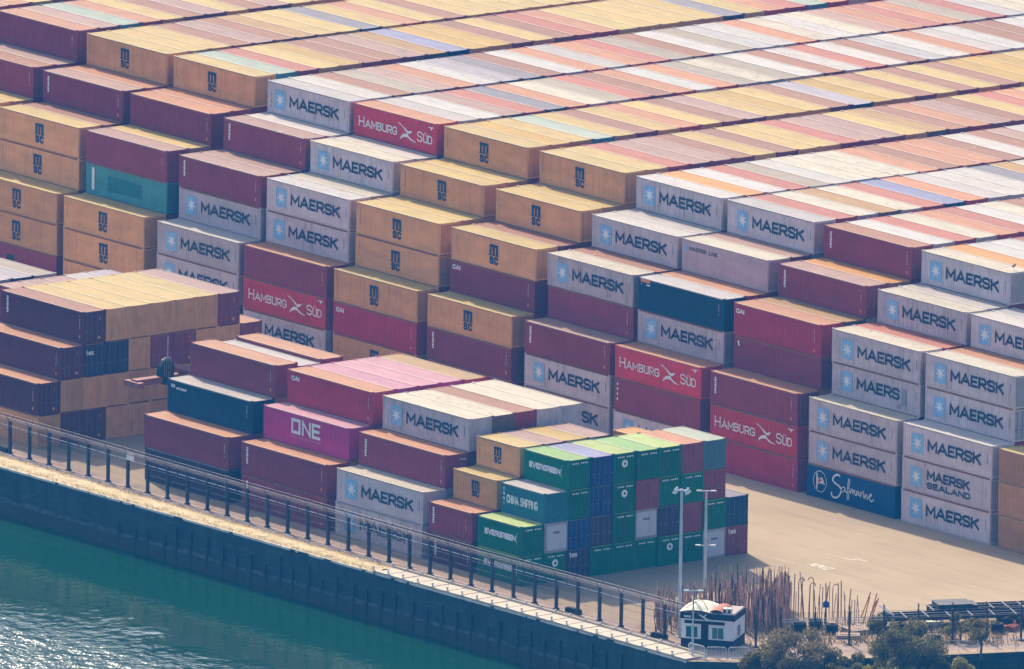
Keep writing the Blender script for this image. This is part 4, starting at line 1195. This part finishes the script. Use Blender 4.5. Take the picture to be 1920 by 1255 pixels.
for i in range(n):
    a, b = math.pi * i / n * .8 + .3, math.pi * (i + 1) / n * .8 + .3
    m.quad((2.95 - .75 * math.cos(a), .15, 2.86 + .55 * math.sin(a)), (2.95 - .75 * math.cos(b), .15, 2.86 + .55 * math.sin(b)), (2.95 - .75 * math.cos(b), 3.0, 2.86 + .55 * math.sin(b)), (2.95 - .75 * math.cos(a), 3.0, 2.86 + .55 * math.sin(a)))
part('red_roof_sheet', m, 'redroof')
for x in (3.55, 3.95):
    ac = part('air_conditioner', MB().box(x, x + 0.3, 0.1, 0.62, 3.09, 3.6), 'steel_white')
    part('fan_grille', MB().box(x + 0.05, x + 0.25, 0.07, 0.098, 3.2, 3.5), 'steel_dark', ac)
# ------------------------------------------------------------------ lamp posts
def lamp(bx, by, h, label, kind):
    o = empty('lamp_post', (bx, by, 0.006))
    tag(o, label, 'lamp post', 'pale lamp posts near the gatehouse')
    r0 = {'flood': .17, 'tee': .15, 'thin': .09}[kind]
    link('pole', MB().tube([(0, 0, 0), (0, 0, h)], [r0, r0 * .62], 10).mesh('lamp_pole', M['steel_grey']), o)
    link('base_plate', MB().box(-.28, .28, -.28, .28, 0, .08).mesh('lamp_base', M['steel_grey']), o)
    ax = Vector((R_.x, R_.y, 0)).normalized()
    bxs = Vector((-ax.y, ax.x, 0))
    if kind == 'flood':
        for d in (ax + bxs * .5, ax * .8 - bxs * .9):
            d = d.normalized()
            link('arm', MB().tube([-d * 0.6 + Vector((0, 0, h - .12)), d * 0.6 + Vector((0, 0, h - .12))], 0.04, 6).mesh('lamp_arm', M['steel_grey']), o)
            for s in (-1, 1):
                c = d * s * 0.6 + Vector((0, 0, h - .12))
                m = MB().tube([c + Vector((0, 0, .18)), c + Vector((0, 0, -.02)), c + d * s * .12 + Vector((0, 0, -.22))], [.07, .13, .18], 8)
                link('lamp_head', m.mesh('flood_lamp_head', M['steel_white']), o)
    else:
        tops = [(h - .05, .75)] + ([(h * .52, .8)] if kind == 'tee' else [])
        for z, w_ in tops:
            link('arm', MB().tube([-ax * w_ + Vector((0, 0, z)), ax * w_ + Vector((0, 0, z))], 0.05, 6).mesh('lamp_arm', M['steel_grey']), o)
            for s in (-1, 1):
                c = ax * s * w_ * .8 + Vector((0, 0, z + 0.02))
                m = MB().box(-.22, .22, -.08, .08, -.04, .06, M4=Matrix.Translation(c) @ Matrix.Rotation(math.atan2(ax.y, ax.x), 4, 'Z'))
                link('lamp_head', m.mesh('bar_lamp_head', M['steel_white']), o)
lamp(79.6, -57.2, 12.7, 'tallest pale lamp post with four floodlights on crossed arms', 'flood')
lamp(70.8, -47.6, 9.9, 'pale lamp post with bar lamps at top and middle, behind the gatehouse', 'tee')
lamp(86.6, -61.3, 5.75, 'short thin lamp post with a bar lamp in front of the gatehouse', 'thin')
# ------------------------------------------------------------------ fence on the right
P0 = inv(1463, 1213, 0); st = Vector((1.34, 2.62, 0)); fsp = st.length; fang = math.atan2(st.y, st.x)
rf_ = empty('corner_fence', (P0.x, P0.y, 0.004), fang)
tag(rf_, 'tall dark post-and-wire fence in front of the parked trailer', 'fence')
pm2 = MB().box(-0.085, 0.085, -0.085, 0.085, 0, 2.9).box(-.22, .22, -.22, .22, 0, .12)
for s in (-1, 1): pm2.tube([(0, s * .02, 2.85), (0, s * 0.25, 3.4)], 0.035, 5)
pm2 = pm2.mesh('corner_fence_post', M['steel_dark'])
wm = MB()
for i in range(1, 15):
    wm.tube([(i * fsp / 15, 0, 0.1), (i * fsp / 15, 0, 2.85)], 0.010, 3, cap=False)
for z in (0.12, 0.9, 1.9, 2.85): wm.tube([(0, 0, z), (fsp, 0, z)], 0.012, 3, cap=False)
wm = wm.mesh('corner_fence_wires', M['wire'])
rl = MB().tube([(0, -.05, 2.35), (fsp, -.05, 2.35)], 0.03, 5).mesh('corner_fence_rail', M['steel_grey'])
for i in range(9):
    link('post', pm2, rf_, (i * fsp, 0, 0))
    if i < 8: link('wire_panel', wm, rf_, (i * fsp, 0, 0))
    if i < 3:
        link('upper_rail', rl, rf_, (i * fsp, 0, 0)); link('lower_rail', rl, rf_, (i * fsp, 0, -0.22))
link('post', pm2, rf_, (-2.1, 0, 0))
# ------------------------------------------------------------------ low handrail on the right quay edge
a, b = inv(1690, 1225), inv(1940, 1219)
d = b - a; hr = empty('handrail', (a.x, a.y, 0.006), math.atan2(d.y, d.x))
tag(hr, 'low pale handrail along the quay edge at lower right', 'railing')
L_ = d.length
for z in (0.5, 0.95): link('rail', MB().tube([(0, 0, z), (L_, 0, z)], 0.025, 5).mesh('handrail_rail', M['steel_white']), hr)
pmr = MB().tube([(0, 0, 0), (0, 0, 0.97)], 0.03, 5).mesh('handrail_post', M['steel_white'])
for i in range(8): link('post', pmr, hr, (i * L_ / 7, 0, 0))
# ------------------------------------------------------------------ thicket of upright scrap poles
rp = random.Random(21)
th = MB()
for i in range(760):
    x = 1478 - 250 * rp.random() ** 1.5; yb = rp.uniform(1138, 1188)
    p = inv(x, yb, 0); h = rp.uniform(2.0, 3.9) if x > 1330 else rp.uniform(1.0, 2.7)
    dx, dy = rp.uniform(-.25, .25), rp.uniform(-.25, .25)
    r = rp.uniform(0.022, 0.062)
    mid = (p.x + dx * .4 + rp.uniform(-.06, .06), p.y + dy * .4, h * .5)
    th.tube([(p.x, p.y, 0), mid, (p.x + dx, p.y + dy, h)], [r, r * .95, r * .75], 5, m=rp.choice((0, 0, 1, 1, 1, 2)))
tag(link('pole_thicket', th.mesh('pole_thicket', [M['rustpole'], M['rustpole_pale'], M['steel_dark']])), 'dense thicket of upright rusty and grey scrap poles behind the gatehouse', 'poles', kind='stuff')
for i in range(34):
    x = 1482 + i * 4.55 + rp.uniform(-2, 2); yb = rp.uniform(1155, 1178)
    p = inv(x, yb, 0)
    hgt = 3.7 - (x - 1482) / 158 * 1.4 + rp.uniform(-.9, .35)
    r = rp.uniform(0.035, 0.055)
    bend = rp.random()
    if i >= 29:
        lean = ax_ = Vector((R_.x, R_.y, 0)) * rp.uniform(0.5, 1.0); hgt = rp.uniform(2.2, 2.6)
        pts = [(0, 0, 0), tuple(lean * .5 + Vector((0, 0, hgt * .5))), tuple(lean + Vector((0, 0, hgt)))]; mt = 'rustpole_orange'; lb = 'leaning orange-rust pole, '
    elif i in (3, 8, 9, 17):
        lean = Vector((R_.x, R_.y, 0)) * rp.choice((-1, 1)) * 0.5
        pts = [(0, 0, 0), (0, 0, hgt * .85)] + [tuple(lean * (0.5 - .5 * math.cos(t_)) + Vector((0, 0, hgt * .85 + .35 * math.sin(t_)))) for t_ in (.6, 1.2, 1.8, 2.4, 2.9)]; mt = 'rustpole'; lb = 'hook-topped rusty pole, '
    else:
        dx, dy = rp.uniform(-.25, .25), rp.uniform(-.25, .25)
        pts = [(0, 0, 0), (dx * .4, dy * .4, hgt * .5), (dx, dy, hgt)]; mt = rp.choice(('rustpole', 'rustpole', 'rustpole_pale')); lb = 'straight rusty pole, '
    o = tag(link('scrap_pole', MB().tube(pts, r, 6).mesh('scrap_pole', M[mt])), lb + ordn(34 - i) + ' from the right end of the pole row', 'pole', 'scrap poles standing in a row')
    o.location = (p.x, p.y, 0)
# blue sign
p = inv(1548, 1178, 0)
o = empty('signpost', (p.x, p.y, 0.004), math.atan2(R_.y, R_.x)); tag(o, 'blue square sign on a dark post among the scrap poles', 'sign')
link('post', MB().box(-.06, .06, -.06, .06, 0, 2.0).mesh('signpost_post', M['steel_dark']), o)
t = NT('blue_sign_paint'); M['bluesign'] = t.fin((0.01, 0.06, 0.30), 0.5, 0.3)
m = MB(); m.box(-.26, .26, -.09, -.062, 1.78, 2.26); m.box(-.14, .14, -.1, -.06, 2.26, 2.36)
link('sign_plate', m.mesh('signpost_plate', M['bluesign']), o)
# ------------------------------------------------------------------ skeletal trailers
def trailer(a, b, label, zdeck=1.25):
    d = b - a; L_ = d.length
    o = empty('skeletal_trailer', (a.x, a.y, 0.004), math.atan2(d.y, d.x))
    tag(o, label, 'trailer', 'skeletal trailers parked in the corner')
    for y in (-0.55, 0.45): link('main_beam', MB().box(0, L_, y, y + .12, zdeck - .42, zdeck).mesh('trailer_beam', M['steel_dark']), o)
    for y in (-1.22, 1.14): link('side_rail', MB().box(0.2, L_ - .2, y, y + .08, zdeck - .12, zdeck + .02).mesh('trailer_side_rail', M['steel_dark']), o)
    cmm = MB().box(-.05, .05, -1.2, 1.2, zdeck - .16, zdeck + .03).mesh('trailer_cross_member', M['rod'])
    for i in range(8): link('cross_member', cmm, o, (0.2 + i * (L_ - .4) / 7, 0, 0))
    wl = MB().tube([(0, -.15, 0), (0, .15, 0)], 0.5, 14).mesh('trailer_wheel', M['rubber'])
    for i in range(2):
        for y in (-0.95, 0.95): link('wheel', wl, o, (L_ - 1.6 - i * 1.25, y, 0.5))
    for y in (-.5, .5): link('landing_leg', MB().box(2.0, 2.16, y - .08, y + .08, 0, zdeck - .4).mesh('landing_leg', M['steel_dark']), o)
    return o
trailer(inv(1648, 1182), inv(1945, 1172), 'long skeletal trailer with pale cross members behind the corner fence')
tr2 = trailer(inv(1740, 1168), inv(1945, 1160), 'second skeletal trailer parked behind the long one', 1.3)
m = MB().box(0.6, 3.6, -1.1, 1.1, 1.32, 1.72).box(3.7, 4.1, -1.0, 1.0, 1.32, 1.6)
link('load_box', m.mesh('trailer_load', M['steel_dark']), tr2)
# head of the trailer: pale ramp frames at the left end
m = MB()
for y in (-.9, -.3, .3, .9): m.box(-.9, 0.2, y - .06, y + .06, 1.2, 1.3, M4=Matrix.Rotation(0.5, 4, 'Y'))
o = tag(link('ramp_frame', m.mesh('ramp_frame', M['steel_white'])), 'pale ramp frame tilted up at the left end of the trailer', 'ramp', kind=None)
q = inv(1655, 1180); o.location = (q.x, q.y, 0.35); o.rotation_euler = (0, 0, fang)
# scrap lying around
def scrapbox(name, px_, py_, dims, rz, mat, label, cat, n=1):
    q = inv(px_, py_)
    o = empty(name, (q.x, q.y, 0.008), rz); tag(o, label, cat)
    l, w_, h = dims
    for i in range(n):
        m = MB().box(-l / 2, l / 2, -w_ / 2 + i * w_ / n, -w_ / 2 + (i + .78) * w_ / n, 0, h * (0.8 + .2 * rp.random()))
        link('plank' if n > 1 else 'block', m.mesh(name + '_piece', M[mat]), o)
    return o
scrapbox('timber_pile', 1612, 1186, (2.6, 2.0, .5), fang + .3, 'timber', 'pile of pale planks beside the scrap poles', 'timber', 6)
scrapbox('timber_pile', 1590, 1196, (2.0, 1.2, .35), fang - .2, 'timber', 'smaller plank pile nearer the corner fence', 'timber', 4)
scrapbox('concrete_block', 1750, 1174, (1.6, .9, .45), fang, 'barrier', 'pale broken slab lying under the trailer', 'block')
scrapbox('rubber_block', 1750, 1205, (1.1, .7, .7), fang, 'rubber', 'black block at the foot of the corner fence', 'block')
scrapbox('pipe_bundle', 1897, 1178, (2.8, 1.4, .5), fang + 1.0, 'rustpole_orange', 'bundle of rusty bars near the right picture edge', 'scrap', 6)
for i, (a_, b_) in enumerate(((1500, 1184), (1528, 1178), (1560, 1188), (1655, 1192), (1690, 1186), (1830, 1180), (1870, 1186))):
    q = inv(a_, b_); m = MB(); n = 14
    for k in range(n):
        for rI in range(8):
            pass
    prof = [(0.28, .02), (0.5, .02), (0.56, .14), (0.5, .27), (0.28, .27)]
    for k in range(n):
        A_, B_ = 2 * math.pi * k / n, 2 * math.pi * (k + 1) / n
        for (r1, z1), (r2, z2) in zip(prof, prof[1:] + prof[:1]):
            m.quad((r1 * math.cos(A_), r1 * math.sin(A_), z1), (r1 * math.cos(B_), r1 * math.sin(B_), z1), (r2 * math.cos(B_), r2 * math.sin(B_), z2), (r2 * math.cos(A_), r2 * math.sin(A_), z2))
    m2 = MB()
    for lv in range(3):
        i0 = len(m2.v); m2.v += [(x, y, z + lv * .26) for x, y, z in m.v]; m2.f += [tuple(i0 + t_ for t_ in f_) for f_ in m.f]; m2.mi += m.mi
    o = empty('tyre_stack', (q.x, q.y, 0.006)); tag(o, 'dark stack of old tyres, ' + ordn(i + 1) + ' from left behind the corner fence', 'tyres', 'tyre stacks in the corner')
    tm = m.mesh('old_tyre', M['rubber'])
    for lv in range(3): link('tyre', tm, o, (0, 0, lv * .265))
# low weeds in the corner
wd = MB()
for i in range(2600):
    x = rp.uniform(1400, 1915); yb = rp.uniform(1172, 1212)
    if rp.random() < 0.5 and (int(x / 40) % 2): continue
    q = inv(x, yb); h = rp.uniform(.1, .7); a_ = rp.uniform(0, 3.14); w_ = rp.uniform(.04, .09)
    wd.poly([(q.x - w_ * math.cos(a_), q.y - w_ * math.sin(a_), 0), (q.x + w_ * math.cos(a_), q.y + w_ * math.sin(a_), 0), (q.x + rp.uniform(-.2, .2), q.y + rp.uniform(-.2, .2), h)])
tag(link('weeds', wd.mesh('weeds', M['leaf_olive'])), 'olive weeds growing around the scrap in the corner', 'weeds', kind='stuff')
# ------------------------------------------------------------------ reach stacker in the gap between the left stacks
rs = empty('reach_stacker', (-5.0, -38.0, 0.004))
tag(rs, 'red reach stacker with dark lifting head between the two left front stacks', 'reach stacker')
def rp_(name, m, mat, parent=rs): return link(name, m.mesh('stacker_' + name, M[mat]), parent)
rp_('chassis', MB().box(-1.7, 1.7, -2.5, 4.5, 0.9, 1.9).box(-1.5, 1.5, 2.5, 4.6, 1.9, 2.7), 'crane_red')
cab = rp_('cab', MB().box(-0.9, 0.9, -0.4, 1.4, 1.9, 3.6), 'machine_dark')
link('cab_glass', MB().box(-0.8, 0.8, -0.44, -0.404, 2.4, 3.4).mesh('cab_glass', M['glass']), cab)
for y, r in ((-2.0, .85), (3.4, .8)):
    for x in (-1.75, 1.75):
        wl = link('wheel', MB().tube([(x - .35, y, r), (x + .35, y, r)], r, 16).mesh('stacker_wheel', M['rubber']), rs)
bm = MB()
bm.tube([(0, 3.6, 3.4), (0, -9.2, 7.6)], [.55, .38], 4)
rp_('boom', bm, 'crane_red')
rp_('lift_cylinder', MB().tube([(0, -1.5, 2.0), (0, -3.6, 5.9)], 0.16, 8), 'steel_grey')
hd = MB()
hd.tube([(0, -10, 6.5), (0, -10.05, 7.0), (0, -9.95, 7.7), (0, -9.8, 8.2), (0, -9.75, 8.5)], [.55, .8, .75, .6, .3], 9); hd.box(-.8, .8, -10.6, -9.2, 6.3, 6.75)
rp_('lifting_head', hd, 'machine_dark')
hs = MB()
for i in range(4):
    hs.tube([(.2, -10.3 + i * .2, 8.5), (.55, -10.6 + i * .25, 8.8 - .1 * i), (.85, -10.75 + i * .25, 8.1), (.8, -10.7 + i * .2, 7.0)], 0.035, 5)
rp_('hose', hs, 'rod')
rp_('cable', MB().tube([(0.2, -9.9, 8.4), (0.2, -9.9, 10.4)], 0.04, 5), 'steel_grey')
sp = rp_('spreader', MB().box(-.42, .42, -13.4, -6.4, 6.4, 6.95), 'crane_red')
for y in (-13.7, -6.7): link('twistlock_arm', MB().box(-1.1, 1.1, y, y + .6, 6.3, 6.8).mesh('twistlock_arm', M['crane_red']), sp)
# ------------------------------------------------------------------ shore bank, trees and shrubs at lower right
bk = MB()
ring0 = [(88.5, -61.8, -2.6), (91.2, -58.5, -2.2), (95.0, -49.5, -2.4), (97.5, -43.5, -3.2)]
ring1 = [(98, -70, -3.4), (103, -62, -3.2), (106, -52, -3.3), (104, -44, -3.8)]
ring2 = [(101, -75, -5.2), (110, -66, -5.2), (112, -50, -5.2), (107, -42, -5.2)]
for A_, B_ in ((ring0, ring1), (ring1, ring2)):
    for i in range(3): bk.quad(A_[i], B_[i], B_[i + 1], A_[i + 1])
tag(link('shore_bank', bk.mesh('shore_bank', M['verge'])), kind='structure')
def tree(px_, pyb, pyt, wid, leafkey, label, z0=-3.2, dens=1.0, sparse=False, name='tree', flat=.75):
    if z0 < -1: pyb += 52; pyt += 8; flat *= 0.8
    q = inv(px_, pyb, z0); H_ = (pyb - pyt) / 21.6
    r = random.Random(int(px_ * 3 + pyb)); o = empty(name, (q.x, q.y, z0)); tag(o, label, 'shrub' if name == 'shrub' else 'tree', 'trees and shrubs at the quay corner')
    tk = MB(); cl = []
    tk.tube([(0, 0, -.3), (.1, .05, H_ * .3), (.05, -.05, H_ * .6)], [.035 * H_, .028 * H_, .012 * H_], 7)
    nl = 26 if not sparse else 12
    for i in range(nl):
        a_ = r.uniform(0, 6.28); rad = wid / 2 * math.sqrt(r.uniform(.03, 1)); zz = H_ * (1 - flat / 2) + H_ * flat / 2 * r.uniform(-.95, .95) * math.sqrt(max(.08, 1 - (rad / (wid / 2)) ** 2))
        c = Vector((rad * math.cos(a_), rad * math.sin(a_), zz)); cl.append((c, wid * r.uniform(.11, .22)))
        b0 = Vector((.05, 0, H_ * r.uniform(.25, .55)))
        tk.tube([b0, b0.lerp(c, .5) + Vector((0, 0, .15)), c], [.012 * H_, .008 * H_, .004 * H_], 4)
    link('trunk', tk.mesh('tree_trunk', M['bark']), o)
    lf = MB()
    per = int((420 if not sparse else 120) * dens)
    for c, cr in cl:
        for k in range(per):
            v = Vector((r.gauss(0, 1), r.gauss(0, 1), r.gauss(0, .8)))
            v = c + v.normalized() * cr * (r.random() ** .45)
            s = r.uniform(.07, .15); n1 = Vector((r.uniform(-1, 1), r.uniform(-1, 1), r.uniform(-.2, 1))).normalized()
            u1 = n1.orthogonal().normalized() * s; u2 = n1.cross(u1) * .6
            lf.quad(v - u1, v - u2, v + u1, v + u2)
    link('crown', lf.mesh('tree_crown', M[leafkey]), o)
tree(1500, 1292, 1183, 5.6, 'leaf_olive', 'broad olive tree at the bottom, right of the crowd barriers')
tree(1432, 1285, 1208, 3.6, 'leaf_dark', 'dark leafy tree just right of the crowd barriers')
tree(1700, 1285, 1166, 5.4, 'leaf_dark', 'tall dark round tree in front of the corner fence')
tree(1585, 1300, 1218, 4.0, 'leaf_dark', 'dark low tree between the olive tree and the round tree', flat=.9)
tree(1690, 1296, 1226, 4.6, 'leaf_yellow', 'yellow-green shrub in front of the round dark tree', name='shrub', flat=.95)
tree(1790, 1300, 1236, 3.6, 'leaf_yellow', 'yellow-green shrub right of the round dark tree', name='shrub', flat=.95)
tree(1620, 1305, 1240, 3.4, 'leaf_yellow', 'small yellow-green shrub at the bottom edge', name='shrub', flat=.95)
tree(1745, 1290, 1212, 2.6, 'leaf_olive', 'olive shrub at the right foot of the round tree', name='shrub', flat=.9)
tree(1838, 1231, 1160, 2.6, 'leaf_olive', 'thin sparse young tree on the quay in front of the fence', z0=0.006, sparse=True, flat=.7)
tree(1800, 1200, 1155, 2.8, 'leaf_dark', 'dark bush behind the corner fence under the trailer', z0=0.006, sparse=True, name='shrub', flat=.95)
tree(1655, 1200, 1160, 2.4, 'leaf_dark', 'low dark bush at the left end of the trailer', z0=0.006, sparse=True, name='shrub', flat=.95)
# ------------------------------------------------------------------ bird on a container roof
q = inv(1901, 506, 20.3)
bd = empty('bird', (q.x, q.y, 20.306), math.atan2(R_.y, R_.x)); tag(bd, 'dark bird standing on the white roof near the right picture edge', 'bird')
m = MB().tube([(-.22, 0, .24), (-.12, 0, .28), (0, 0, .33), (.08, 0, .40), (.10, 0, .47), (.13, 0, .50), (.20, 0, .49)], [.01, .06, .09, .07, .05, .045, .008], 8)
m.tube([(0.0, .03, .28), (0.0, .03, 0)], .012, 5).tube([(0.0, -.03, .28), (0.0, -.03, 0)], .012, 5)
link('body', m.mesh('bird_body', M['feather']), bd)

# ------------------------------------------------------------------ sea haze between the hill and the harbour
mb = MB().box(-660, 1600, -1300, 600, -9.2, 392)
hz = link('haze', mb.mesh('haze', []))
t = bpy.data.materials.new('sea_haze')
t.use_nodes = True
nt = t.node_tree
nt.nodes.remove(nt.nodes['Principled BSDF'])
pv = nt.nodes.new('ShaderNodeVolumePrincipled')
pv.inputs['Color'].default_value = (0.03, 0.36, 1.0, 1)
pv.inputs['Density'].default_value = 0.000055
pv.inputs['Anisotropy'].default_value = 0.3
nt.links.new(pv.outputs[0], nt.nodes['Material Output'].inputs['Volume'])
hz.data.materials.append(t)
tag(hz, kind='stuff')
